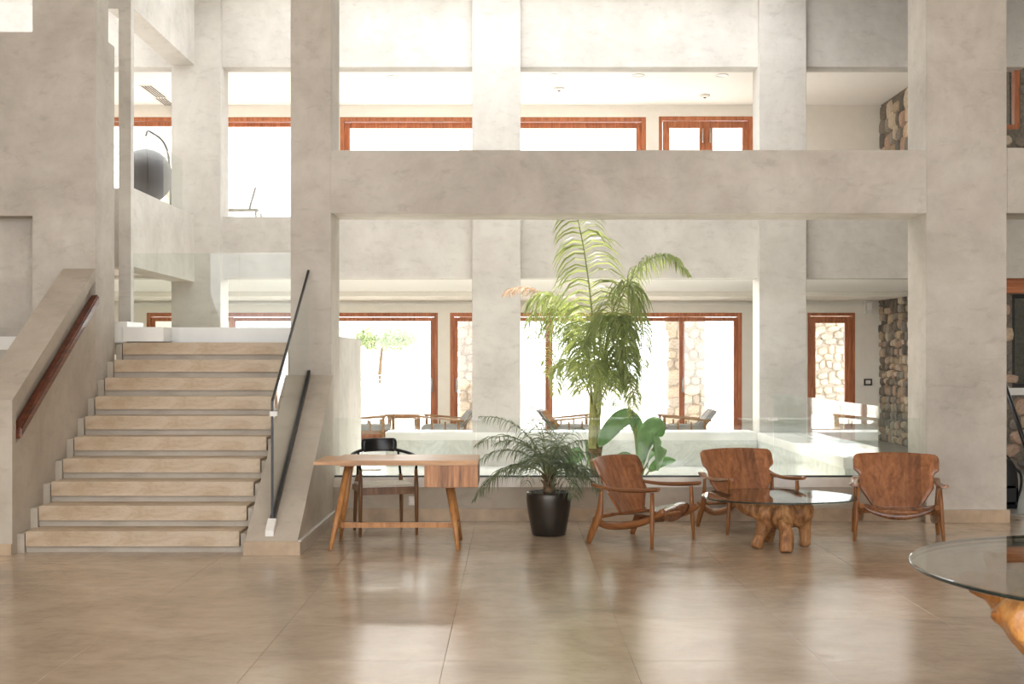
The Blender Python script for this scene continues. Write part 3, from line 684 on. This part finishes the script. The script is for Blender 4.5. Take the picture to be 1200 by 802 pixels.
# ------------------------------------------------------------------ coffee tables on root wood
def blob(name, mat, segs, parent, vox=.018, dsp=.03, scale=7, smooth_it=2):
    """gnarled wood: tapering limbs fused by a voxel remesh, then roughened with noise"""
    m = MB()
    for pts, rad in segs:
        P = catmull(pts, 5); n = len(P); rr = []
        for k in range(n):
            u = k/(n-1)*(len(rad)-1); i = min(int(u), len(rad)-2); rr.append(rad[i]+(rad[i+1]-rad[i])*(u-i))
        m.tube(P, rr, 14)
    me = m.mesh(name); o = bpy.data.objects.new(name, me); COL.objects.link(o)
    md = o.modifiers.new('r', 'REMESH'); md.mode = 'VOXEL'; md.voxel_size = vox
    dg = bpy.context.evaluated_depsgraph_get(); me2 = bpy.data.meshes.new_from_object(o.evaluated_get(dg))
    o.modifiers.clear(); o.data = me2
    bm = bmesh.new(); bm.from_mesh(me2)
    for _ in range(smooth_it): bmesh.ops.smooth_vert(bm, verts=bm.verts, factor=.5, use_axis_x=True, use_axis_y=True, use_axis_z=True)
    bm.normal_update()
    for v in bm.verts:
        p = v.co
        nn = noise.noise(Vector((p.x*scale, p.y*scale, p.z*scale*.35)))*1.0+.5*noise.noise(Vector((p.x*scale*2.3+5, p.y*scale*2.3, p.z*scale*.7)))
        rdg = -abs(noise.noise(Vector((p.x*scale*1.6+9, p.y*scale*1.6, p.z*scale*.25))))*.8
        k = min(1, max(0, p.z/.05))
        v.co += v.normal*dsp*(nn+rdg)*k
        if v.co.z < 0: v.co.z = 0
    bm.to_mesh(me2); bm.free()
    for p in me2.polygons: p.use_smooth = True
    me2.materials.clear(); me2.materials.append(mat); o.parent = parent
    return o
def glass_disc(r_of, z, th, cx=0, cy=0, n=72):
    m = MB(); top = []; 
    prof = [(1-.006, z), (1, z+.003), (1, z+th-.003), (1-.006, z+th)]
    vs = [(cx+r_of(a)*q*math.cos(a), cy+r_of(a)*q*math.sin(a), zz) for q, zz in prof for a in [2*math.pi*k/n for k in range(n)]]
    fs = [(i*n+k, i*n+(k+1) % n, (i+1)*n+(k+1) % n, (i+1)*n+k) for i in range(3) for k in range(n)]
    fs += [tuple(range(n))[::-1], tuple(range(3*n, 4*n))]
    return m.add(vs, fs)
ct = empty('coffee_table', (2.30, 11.12, 0), label='low coffee table, irregular glass top on a chunky four legged root trunk', cat='table')
ox, oy = -2.30, -11.12
def L(px, py, d, z=None):
    p = W(px, py, d); p += Vector((ox, oy, 0))
    if z is not None: p.z = z
    return tuple(p)
legs = [([L(886, 642, 10.86, 0), L(893, 620, 10.9, .15), L(903, 600, 10.95, .30)], [.055, .06, .10]),
        ([L(921, 648, 10.62, 0), L(920, 620, 10.68, .17), L(915, 600, 10.85, .30)], [.055, .058, .11]),
        ([L(944, 640, 11.0, 0), L(942, 610, 11.0, .15), L(935, 600, 11.0, .30)], [.05, .06, .11]),
        ([L(898, 638, 11.3, 0), L(904, 610, 11.2, .15), L(910, 600, 11.05, .30)], [.05, .055, .10]),
        ([L(880, 592, 10.95, .335), L(905, 600, 10.9, .30), L(935, 600, 10.95, .30), L(946, 598, 11.0, .29)], [.08, .12, .13, .09]),
        ([L(858, 588, 10.95, .385), L(880, 592, 10.95, .33), L(900, 600, 10.95, .27)], [.045, .07, .09]),
        ([L(900, 600, 11.0, .25), L(925, 590, 11.0, .345), L(945, 590, 11.0, .35)], [.09, .07, .06])]
rb = blob('base', ROOTW, legs, ct, .016, .022, 9)
for v in rb.data.vertices: v.co.z = min(v.co.z, .405)
glass_disc(lambda a: .63*(1+.05*math.cos(2*a+.4)+.035*math.cos(3*a+1.0)), .4065, .016).build('glass_top', GLASST, ct)

bt = empty('big_root_table', (2.72, 5.25, 0), label='large round glass table on golden root wood, right foreground', cat='table')
random.seed(11)
segs = [([(0, 0, 0), (0, .02, .3), (0, 0, .62)], [.38, .30, .42])]
for k in range(9):
    a = 2*math.pi*k/9+.2+random.uniform(-.15, .15); ca, sa = math.cos(a), math.sin(a); q = random.uniform(.8, .95)
    segs.append(([(.2*ca, .2*sa, .32), (.45*ca, .45*sa, .50), (.68*ca, .68*sa, .63), (q*ca, q*sa, .70)], [.20, .15, .10, .03]))
for k in range(6):
    a = 2*math.pi*k/6+.5; ca, sa = math.cos(a), math.sin(a)
    segs.append(([(.2*ca, .2*sa, .3), (.38*ca, .38*sa, .12), (.52*ca, .52*sa, .0)], [.16, .12, .07]))
segs.append(([(-.90, -.42, .675), (-.76, -.48, .60), (-.52, -.46, .44), (-.25, -.3, .25)], [.05, .10, .18, .24]))
segs.append(([(-.72, -.62, .68), (-.56, -.60, .55), (-.3, -.4, .35)], [.05, .12, .2]))
rb = blob('base', ROOTG, segs, bt, .022, .05, 6)
for v in rb.data.vertices: v.co.z = min(v.co.z, .718)
glass_disc(lambda a: 1.05*(1+.012*math.cos(3*a)), .7195, .020, n=96).build('glass_top', GLASST, bt)

RIM = plain('dark_glass_edge', srgb(40, 52, 48), .08)
def rim(r_of, z0, z1, par, n=96):
    vs = []; fs = []
    for q, z in ((1.0005, z0), (1.0005, z1), (.997, z1), (.997, z0)):
        vs += [(r_of(2*math.pi*k/n)*q*math.cos(2*math.pi*k/n), r_of(2*math.pi*k/n)*q*math.sin(2*math.pi*k/n), z) for k in range(n)]
    for i in range(4): fs += [(i*n+k, i*n+(k+1) % n, ((i+1) % 4)*n+(k+1) % n, ((i+1) % 4)*n+k) for k in range(n)]
    tag(MB().add(vs, fs, True).build('polished_rim', RIM, par), 'dark polished edge of the glass')
rim(lambda a: .63*(1+.05*math.cos(2*a+.4)+.035*math.cos(3*a+1.0)), .410, .419, ct)
rim(lambda a: 1.05*(1+.012*math.cos(3*a)), .724, .7355, bt)

# ------------------------------------------------------------------ palms
random.seed(21)
def frond(parent, pts, n, leaf_len, droop, rad=.010, mat=LEAF, width=.034, start=.12, stem=STEMG, lift=.35, plane=None, vshape=.3, dense=1.5):
    """one pinnate leaf: rachis as part, its leaflets as one sub-part"""
    P = catmull(pts, 8); m = len(P); n = int(n*dense)
    rc = MB().tube(P, [rad*(1-.8*k/(m-1)) for k in range(m)], 6).build('frond', stem, parent)
    Lc = Vector(rc.location); lf = MB()
    for i in range(n):
        t = start+(1-start)*i/(n-1); f = t*(m-1); k = min(int(f), m-2); p = P[k].lerp(P[k+1], f-k)
        tg = (P[min(k+1, m-1)]-P[max(k-1, 0)]).normalized()
        if plane is not None: side0 = Vector(plane)
        else:
            side0 = tg.cross(Vector((0, 0, 1)))
            if side0.length < .2: side0 = Vector((1, 0, 0))
        side0 = (side0-tg*side0.dot(tg)).normalized(); nrm = side0.cross(tg).normalized()
        ll = leaf_len*(math.sin(math.pi*min(1, (.18+.82*t)))**.6*.9+.12)*random.uniform(.82, 1.1)
        for s in (-1, 1):
            d = (side0*s+tg*(lift+random.uniform(-.15, .25))+nrm*random.uniform(-.1, vshape)).normalized()
            q = p.copy(); w0 = width*random.uniform(.8, 1.1); pl = []; ph = random.uniform(-1.3, 1.3)
            segs_ = 4
            for j in range(segs_+1):
                u = j/segs_; ww = w0*(.55+.9*u if u < .4 else 1.0)*(1-u)**.6+.0008
                wd = d.cross(Vector((0, 0, 1)));  wd = wd.normalized() if wd.length > .15 else side0
                wd = (wd*math.cos(ph)+d.cross(wd)*math.sin(ph)).normalized()
                pl.append((q-wd*ww/2, q+wd*ww/2)); q = q+d*ll/segs_
                d = (d+Vector((0, 0, -1))*droop*random.uniform(.7, 1.3)/segs_*1.6).normalized()
            vs = [x for a in pl for x in a]; lf.add(vs, [(2*j, 2*j+1, 2*j+3, 2*j+2) for j in range(segs_)], True)
    lf.v = [tuple(Vector(p)-Lc) for p in lf.v]
    tag(lf.build('leaflets', mat, rc), kind='stuff'); return rc

tp = empty('tall_palm', tuple(W(698, 557, 14.6)-Vector((0, 0, W(698, 557, 14.6).z-.10))), label='tall feathery palm growing behind the glass balustrade', cat='palm')
TL = Vector(tp.location)
T = lambda px, py, d=14.6: W(px, py, d)-TL
base = T(698, 556); base.z = 0
MB().tube([base, T(698, 548), T(697, 535), T(698, 520)], [.05, .06, .075, .085], 12).build('trunk', TRUNK, tp)
for k, (dx_, d_) in enumerate(((-6, -.04), (5, -.03), (0, .05), (-2, -.07))):
    MB().tube([T(697+dx_*.7, 526, 14.6+d_), T(697+dx_*.6, 495, 14.6+d_), T(699+dx_, 460, 14.6+d_)], [.035, .035, .018], 8).build('leaf_sheath', TRUNKG, tp)
# the upright spear frond seen face on, then arching and hanging ones
frond(tp, [T(699, 480), T(697, 430), T(694, 370), T(687, 310, 14.5), T(678, 262, 14.35), T(666, 222, 14.1)], 62, .58, 1.5, .015, plane=(1, .15, 0), lift=.35, width=.034, start=.10, dense=1.5)
HANG = [  # crown, rise, peak, fall, tip
    ([(700, 480, 14.5), (708, 420, 14.4), (728, 350, 14.3), (752, 312, 14.2), (780, 300, 14.1), (808, 322, 14.0)], 50, .40, 1.7, .42),
    ([(701, 480, 14.4), (706, 430, 14.2), (718, 365, 14.0), (735, 335, 13.9), (748, 365, 13.85), (754, 430, 13.85)], 60, .52, 2.0, .28),
    ([(700, 480, 14.5), (706, 440, 14.3), (714, 390, 14.1), (724, 372, 13.9), (734, 400, 13.8), (740, 455, 13.8)], 60, .46, 2.0, .3),
    ([(700, 480, 14.5), (706, 455, 14.2), (716, 420, 14.0), (728, 410, 13.9), (738, 430, 13.8), (738, 472, 13.8)], 50, .36, 2.0, .25),
    ([(697, 480, 14.6), (688, 430, 14.7), (668, 375, 14.8), (648, 348, 14.9), (630, 355, 15.0), (622, 395, 15.0)], 54, .46, 1.9, .3),
    ([(697, 480, 14.6), (690, 440, 14.9), (676, 385, 15.1), (660, 358, 15.3), (646, 380, 15.4), (641, 440, 15.4)], 56, .48, 2.0, .3),
    ([(698, 480, 14.7), (694, 440, 14.9), (684, 395, 15.1), (672, 386, 15.2), (662, 440, 15.2)], 46, .42, 2.0, .3),
    ([(699, 480, 14.5), (701, 440, 14.3), (704, 390, 14.1), (711, 372, 13.9), (718, 400, 13.8), (722, 455, 13.8)], 54, .44, 2.0, .28),
    ([(699, 480, 14.6), (703, 440, 14.8), (712, 395, 15.0), (728, 375, 15.1), (748, 420, 15.2)], 46, .46, 1.9, .3),
    ([(699, 480, 14.6), (696, 455, 14.4), (690, 415, 14.2), (683, 400, 14.1), (678, 420, 14.0), (676, 460, 14.0)], 46, .36, 2.0, .28),
    ([(699, 480, 14.6), (702, 460, 14.3), (708, 435, 14.0), (714, 425, 13.9), (720, 440, 13.8), (722, 475, 13.8)], 40, .28, 1.9, .25),
    ([(700, 485, 14.5), (708, 460, 14.2), (720, 440, 14.0), (734, 440, 13.9), (742, 462, 13.8), (741, 490, 13.8)], 44, .26, 1.9, .25),
    ([(697, 485, 14.6), (686, 450, 14.8), (668, 425, 15.0), (655, 430, 15.1), (650, 465, 15.1)], 40, .30, 1.9, .35),
    ([(698, 480, 14.6), (694, 460, 14.3), (690, 440, 14.0), (694, 425, 13.8), (702, 440, 13.7), (704, 475, 13.7)], 40, .30, 1.9, .25)]
for pts, n, ll, dr, st0 in HANG:
    frond(tp, [T(*q) for q in pts], n, ll, dr, .011, width=.022, start=st0, dense=1.5, lift=.5, vshape=.5)
frond(tp, [T(698, 480, 14.7), T(680, 420, 15.0), T(655, 365, 15.3), T(632, 342, 15.5), T(606, 338, 15.6), T(590, 346, 15.7)], 30, .26, 1.2, .008, width=.014, start=.6, mat=LEAFX, stem=STEMG)

# broad leaved plants beside the trunk
def broad_leaf(par, org, path, width, roll=0.0, fold=.25, mat=LEAFB):
    P = catmull([Vector(p)-org for p in path], 6); n = len(P); st_ = int(n*.35); 
    MB().tube(P[:st_+2], [.014-.005*k/(st_+1) for k in range(st_+2)], 6).build('stalk', STEMG, par)
    g = []
    for i in range(st_, n):
        t = (i-st_)/(n-1-st_); hw = width*math.sin(math.pi*min(1, .06+.93*t))**.65
        tg = (P[min(i+1, n-1)]-P[max(i-1, 0)]).normalized(); side = tg.cross(Vector((math.sin(roll), -math.cos(roll), .35))).normalized()
        nn = side.cross(tg); g.append([P[i]+side*hw*u+nn*fold*hw*abs(u) for u in (-1, -.66, -.33, 0, .33, .66, 1)])
    MB().shell(g, .004).build('leaf', mat, par)
def plant(name, px, d, label, leaves):
    o = W(px, 556, d); o.z = .10
    r = empty(name, o, label=label, cat='plant')
    b0 = MB().tube([(0, 0, 0), (0, 0, .1)], [.04, .03], 10); b0.build('stem', STEMG, r)
    for path, wd, roll in leaves: broad_leaf(r, o, [o+Vector((0, 0, .05))]+[W(*q) for q in path], wd, roll)
plant('bird_of_paradise', 750, 14.3, 'broad leaved green plant right of the tall palm trunk', [
    ([(746, 530, 14.3), (743, 503, 14.3), (738, 489, 14.25), (724, 494, 14.2), (708, 512, 14.1), (702, 524, 14.05)], .10, .5),
    ([(747, 525, 14.3), (745, 500, 14.3), (741, 488, 14.3), (746, 496, 14.35), (752, 514, 14.4), (754, 526, 14.4)], .08, -.6),
    ([(752, 556, 14.2), (752, 545, 14.1), (756, 522, 14.0), (764, 506, 13.95), (772, 505, 13.9), (775, 512, 13.9)], .15, -.9),
    ([(753, 556, 14.2), (760, 540, 14.0), (768, 520, 13.9), (771, 530, 13.8), (770, 552, 13.8)], .13, .9),
    ([(758, 556, 14.2), (768, 546, 14.1), (778, 541, 14.0), (792, 540, 14.0)], .06, .0),
    ([(744, 552, 14.1), (736, 540, 14.0), (726, 545, 13.9), (722, 556, 13.9)], .10, .4)])
plant('bird_of_paradise', 684, 14.9, 'small broad leaved plant left of the tall palm trunk', [
    ([(682, 545, 14.9), (678, 534, 14.8), (672, 536, 14.8), (664, 552, 14.8)], .09, .4),
    ([(688, 545, 14.9), (692, 526, 14.8), (694, 524, 14.8), (692, 550, 14.8)], .08, -.6)])

# date palm in a pot
pp = empty('potted_palm', (.337, 11.72, 0), label='feathery date palm in a round dark bronze pot beside the desk', cat='potted plant')
MB().lathe([(0, 0), (.150, 0), (.156, .01), (.178, .13), (.198, .25), (.207, .33), (.206, .375), (.200, .392), (.190, .396), (.184, .385), (.182, .35), (0, .345)], 40).build('pot', POTM, pp)
MB().lathe([(0, .352), (.181, .352), (.181, .346), (0, .346)], 24).build('soil', SOIL, pp)
pm = []
for k in range(4):
    m = MB(); sc = [random.uniform(.8, 1.2) for _ in range(3)]
    m.lathe([(.001, -.6), (.7, -.5), (1, 0), (.75, .5), (.001, .62)], 7); m.v = [(x*sc[0], y*sc[1], z*.7) for x, y, z in m.v]
    me = m.mesh('pebble'); me.materials.append(PEBBLE); pm.append(me)
for k in range(34):
    a = random.uniform(0, 6.28); q = .165*math.sqrt(random.uniform(.12, 1))
    o = bpy.data.objects.new('pebble', random.choice(pm)); COL.objects.link(o); o.parent = pp
    s = random.uniform(.016, .03); o.location = (q*math.cos(a), q*math.sin(a), .362+random.uniform(0, .03)); o.scale = (s, s, s); o.rotation_euler = (0, 0, a)
MB().tube([(0, 0, .34), (.005, 0, .42), (0, 0, .50), (.003, 0, .57)], [.052, .056, .05, .035], 12).build('trunk', TRUNK, pp)
for k in range(14):
    a = k*2.4; z = .44+k*.008
    MB().tube([(.045*math.cos(a), .045*math.sin(a), z), (.075*math.cos(a), .075*math.sin(a), z+.03)], [.013, .006], 5).build('leaf_stub', TRUNK, pp)
for k in range(22):
    a = k*2.399+.3; u = k/21; el = math.radians(24+60*u+random.uniform(-6, 6)); ln = random.uniform(.76, 1.0)*(1-.04*u)
    h = Vector((math.cos(a), math.sin(a)*.62, 0)).normalized()
    if h.y > .35: ln *= .75
    if h.x > .1 and h.y < .55: ln *= .62
    p = Vector((0, 0, .53)); d = h*math.cos(el)+Vector((0, 0, math.sin(el))); pts = [p+h*.02]
    for j in range(5):
        p = p+d*ln/5; pts.append(p.copy()); d = (d+Vector((0, 0, -.44+.10*u))).normalized()
    frond(pp, pts, 36, .24, 1.5, .007, LEAFD, .0105, .2, STEMG, .5, vshape=.4, dense=.85)

# ------------------------------------------------------------------ things at the back
def garden_chair(loc, rz, label):
    r = empty('garden_chair', loc, rz, label=label, cat='armchair', group='low garden armchairs by the doors')
    for s in (-1, 1):
        MB().box(-.48, -.43, s*.36-.025, s*.36+.025, 0, .52).build('leg', LOUNGW, r)
        MB().box(.28, .33, s*.36-.025, s*.36+.025, 0, .45).build('leg', LOUNGW, r)
        MB().prism_x([(s*.36-.04, 0), (s*.36+.04, 0), (s*.36+.04, .03), (s*.36-.04, .03)], -.50, .42)
        m = MB(); m.add([(-.5, s*.36-.04, .51), (.42, s*.36-.04, .43), (.42, s*.36+.04, .43), (-.5, s*.36+.04, .51), (-.5, s*.36-.04, .545), (.42, s*.36-.04, .465), (.42, s*.36+.04, .465), (-.5, s*.36+.04, .545)],
                        [(0, 3, 2, 1), (4, 5, 6, 7), (0, 1, 5, 4), (1, 2, 6, 5), (2, 3, 7, 6), (3, 0, 4, 7)]); m.build('arm', LOUNGW, r)
        MB().box(-.43, .28, s*.36-.015, s*.36+.015, .20, .26).build('side_rail', LOUNGW, r)
        for q in (-.2, .05): MB().box(q-.015, q+.015, s*.36-.012, s*.36+.012, .26, .47-.09*(q+.45)).build('spindle', LOUNGW, r)
    m = MB(); m.box(-.42, .28, -.33, .33, .24, .36); m.build('seat_cushion', CUSH, r, .03)
    for k in range(6):
        y = -.275+k*.11
        m = MB(); m.add([(.20, y-.05, .34), (.30, y-.05, .30), (.30, y+.05, .30), (.20, y+.05, .34), (.46, y-.05, .66), (.55, y-.05, .62), (.55, y+.05, .62), (.46, y+.05, .66)],
                        [(0, 3, 2, 1), (4, 5, 6, 7), (0, 1, 5, 4), (1, 2, 6, 5), (2, 3, 7, 6), (3, 0, 4, 7)])
        m.build('back_stripe', (CUSH, BLACKF, LOUNGW)[k % 3], r, .012)
    return r
gd = 24.35
gx = lambda px, d=gd: (px-600)*d/F
g1 = garden_chair((gx(804), gd, .012), 0, 'low striped garden armchair near the middle door, right of the broad leaved plant')
def gplace(x, y, rz, label):
    c = copy_tree(g1); c.location = (x, y, .012); c.rotation_euler = (0, 0, rz); c['label'] = label
gplace(gx(523), gd, math.radians(-8), 'low striped garden armchair right of the little garden table')
gplace(gx(428), gd, math.radians(170), 'low garden armchair cut off by the landing wall')
gplace(gx(665), gd, math.radians(190), 'low garden armchair half hidden behind the tall palm')
gplace(gx(1000, 26.6), 26.6, math.radians(90), 'garden armchair outside the single timber door')
tb = empty('garden_table', (gx(472, 26.8), 26.8, -.02), label='small slim wooden table on the terrace outside the left door', cat='table')
MB().box(-.36, .36, -.3, .3, .45, .49).build('top', LOUNGW, tb, .004)
MB().box(-.30, .30, -.25, .25, .40, .45).build('apron', LOUNGW, tb)
for sx in (-1, 1):
    for sy in (-1, 1): MB().tube([(sx*.30, sy*.24, 0), (sx*.27, sy*.21, .42)], [.015, .022], 8).build('leg', LOUNGW, tb)

# upstairs: hanging pod chair and a lounger on the balcony
pod = empty('hanging_chair', (-7.58, 26.5, 3.15), label='dark grey cocoon chair on a stand outside the upper left window', cat='chair')
g = []
for i in range(13):
    th = math.pi*i/12; row = []
    for j in range(13):
        ph = -1.2+5.5*(j/12-.5)
        row.append((.52*math.sin(th)*math.cos(ph), .52*math.sin(th)*math.sin(ph), 2.25-.56*math.cos(th)))
    g.append(row)
MB().shell(g, .02).build('shell', plain('grey_weave', srgb(52, 52, 56), .8, var=.15, sc=30), pod)
for j in range(0, 13, 3):
    MB().tube([Vector(g[i][j])*1.0 for i in range(0, 13)], .016, 6).build('rib', plain('dark_rope', srgb(22, 21, 24), .7) if j == 0 else MATS['dark_rope'], pod)
MB().tube(catmull([(.30, .6, 0), (.35, .6, 1.8), (.3, .5, 2.9), (.05, .1, 3.2), (0, 0, 3.1)], 5), .022, 8).build('stand', BLACK, pod)
MB().tube([(0, 0, 3.1), (0, 0, 2.8)], .008, 6).build('chain', BLACK, pod)
MB().box(-.45, .45, .0, .9, 0, .03).build('foot', BLACK, pod)
sb = empty('sun_lounger', (gx(283, 26.9), 26.9, 3.15), label='grey sun lounger frame outside the upper window above the stair', cat='lounger')
lz = 1.6+(422-250)*26.9/F-3.15
MB().box(-.55, .42, -.3, .3, lz, lz+.06).build('bed', STEEL, sb)
m = MB(); m.add([(.20, -.3, lz+.05), (.25, -.3, lz+.05), (.25, .3, lz+.05), (.20, .3, lz+.05), (.33, -.3, lz+.50), (.38, -.3, lz+.5), (.38, .3, lz+.5), (.33, .3, lz+.5)], [(0, 3, 2, 1), (4, 5, 6, 7), (0, 1, 5, 4), (1, 2, 6, 5), (2, 3, 7, 6), (3, 0, 4, 7)]); m.build('backrest', STEEL, sb)
for sx in (-.5, .36):
    for sy in (-.27, .27): MB().box(sx-.02, sx+.02, sy-.02, sy+.02, 0, lz).build('leg', STEEL, sb)

# ceiling fittings upstairs, wall fittings
for i, (px, py, lb) in enumerate(((650, 88, 'small round ceiling downlight, left of two near the upper middle window'), (748, 88, 'small round ceiling downlight midway over the upper middle bay'),
                                  (846, 88, 'small round ceiling downlight above the double upper window'), (460, 90, 'small round ceiling downlight in the upper left bay'))):
    d = (6.62-EYE)*F/(HZ-py); o = W(px, py, d)
    r = empty('downlight', (o.x, o.y, 6.62), label=lb, cat='ceiling light', group='downlights in the upper ceiling')
    MB().lathe([(.09, 0), (.10, -.012), (.11, -.014), (.115, 0)], 20).build('bezel', STEEL, r)
    MB().lathe([(.001, -.006), (.088, -.006)], 16).build('lens', WPLAST, r)
for i, (px, py, lb) in enumerate(((655, 103, 'round white smoke detector on the upper ceiling, left of the middle bay'), (826, 111, 'round white smoke detector on the upper ceiling near the double window'))):
    d = (6.62-EYE)*F/(HZ-py); o = W(px, py, d)
    r = empty('smoke_detector', (o.x, o.y, 6.62), label=lb, cat='detector')
    MB().lathe([(.10, 0), (.10, -.03), (.07, -.05), (.001, -.055)], 20).build('housing', WPLAST, r)
    MB().lathe([(.03, -.052), (.02, -.068), (.001, -.07)], 12).build('sensor', DPLAST, r)
for px, py, lb in ((180, 107, 'long slotted air vent in the upper ceiling at left'), (196, 121, 'short slotted air vent next to the column, upper ceiling')):
    d = (6.62-EYE)*F/(HZ-py); o = W(px, py, d)
    r = empty('ceiling_vent', (o.x, o.y, 6.62), label=lb, cat='vent', group='slotted vents in the upper ceiling')
    m = MB(); m.box(-.13, -.10, -.55, .55, -.012, 0); m.box(.10, .13, -.55, .55, -.012, 0); m.box(-.10, .10, .52, .55, -.012, 0); m.box(-.10, .10, -.55, -.52, -.012, 0); m.build('frame', WPLAST, r)
    for k in range(4): MB().box(-.085+k*.05, -.065+k*.05, -.52, .52, -.01, -.002).build('slat', DPLAST, r)
def fitting(name, px, py, d, wd, ht, dp, mat, label, cat, inner):
    p = W(px, py, d); r = empty(name, (p.x, d, p.z-ht/2), label=label, cat=cat)
    MB().box(-wd/2, wd/2, -dp, -.001, 0, ht).build('plate', mat, r, .003)
    MB().box(-wd*.3, wd*.3, -dp-.006, -dp+.002, ht*.22, ht*.78).build('insert', inner, r)
fitting('light_switch', 1017, 448, C0, .16, .13, .02, DPLAST, 'dark framed light switch on the cream wall by the stone wall', 'switch', WPLAST)
fitting('wall_lamp', 1017, 360, C0, .16, .26, .12, WPLAST, 'small white wall lamp above the light switch', 'lamp', CEIL)
fitting('power_socket', 483.5, 587, 12.72, .075, .09, .012, WPLAST, 'white power socket on the low wall behind the desk', 'socket', CEIL)

# right edge: backpack on the floor and a black pole against the stone wall
bk = empty('backpack', (5.31, 13.75, 0), label='black backpack on the floor behind the broad right column', cat='bag')
m = MB(); m.lathe([(.001, 0), (.15, .01), (.17, .10), (.165, .30), (.14, .44), (.08, .52), (.001, .535)], 20); m.v = [(x*.74, y*.6, z) for x, y, z in m.v]; m.build('body', plain('black_nylon', srgb(22, 22, 24), .7), bk)
MB().box(-.08, .08, -.145, -.09, .06, .26).build('pocket', MATS['black_nylon'], bk, .03)
MB().tube(catmull([(.08, 0, .44), (.145, -.02, .38), (.15, -.02, .24), (.115, 0, .10)], 5), .014, 6).build('strap', MATS['black_nylon'], bk)
MB().tube(catmull([(-.05, 0, .51), (0, 0, .57), (.05, 0, .51)], 5), .010, 6).build('handle', MATS['black_nylon'], bk)
pl = empty('leaning_pole', (7.9, 17.6, 0), label='black pole leaning across the stone wall right of the broad column', cat='pole')
p0 = W(1179, 455, 17.9)-Vector((7.9, 17.6, 0)); p1 = W(1202, 524, 17.6)-Vector((7.9, 17.6, 0)); dv = (p1-p0)
pend = p1+dv*(p1.z/(-dv.z)) if dv.z < 0 else p1
MB().tube([p0-dv*.25, pend], .03, 10).build('shaft', BLACK, pl)
MB().lathe([(.001, 0), (.05, 0), (.05, .03), (.001, .03)], 12, (pend.x, pend.y, 0)).build('foot', BLACK, pl)

# pale olive tree beyond the terrace wall
tr = empty('olive_tree', (-4.6, 44, -.02), label='pale olive tree beyond the terrace wall, left door', cat='tree')
MB().tube(catmull([(0, 0, 0), (.03, 0, .8), (.08, .0, 1.5), (.15, 0, 2.2)], 4), [.09-.004*k for k in range(13)], 8).build('trunk', TRUNK, tr)
lf = MB()
for k in range(900):
    a = random.uniform(0, 6.28); q = random.uniform(.2, 1)**.5; p = Vector((1.1*q*math.cos(a)+.2, .8*q*math.sin(a), 2.35+random.uniform(-.6, .6)*(1.15-q)))
    u = Vector((random.uniform(-1, 1), random.uniform(-1, 1), random.uniform(-1, 1))).normalized(); v = u.orthogonal().normalized()
    lf.add([p-u*.12, p+v*.05, p+u*.12, p-v*.05], [(0, 1, 2, 3)])
tag(lf.build('foliage', OLIVE, tr), kind='stuff')
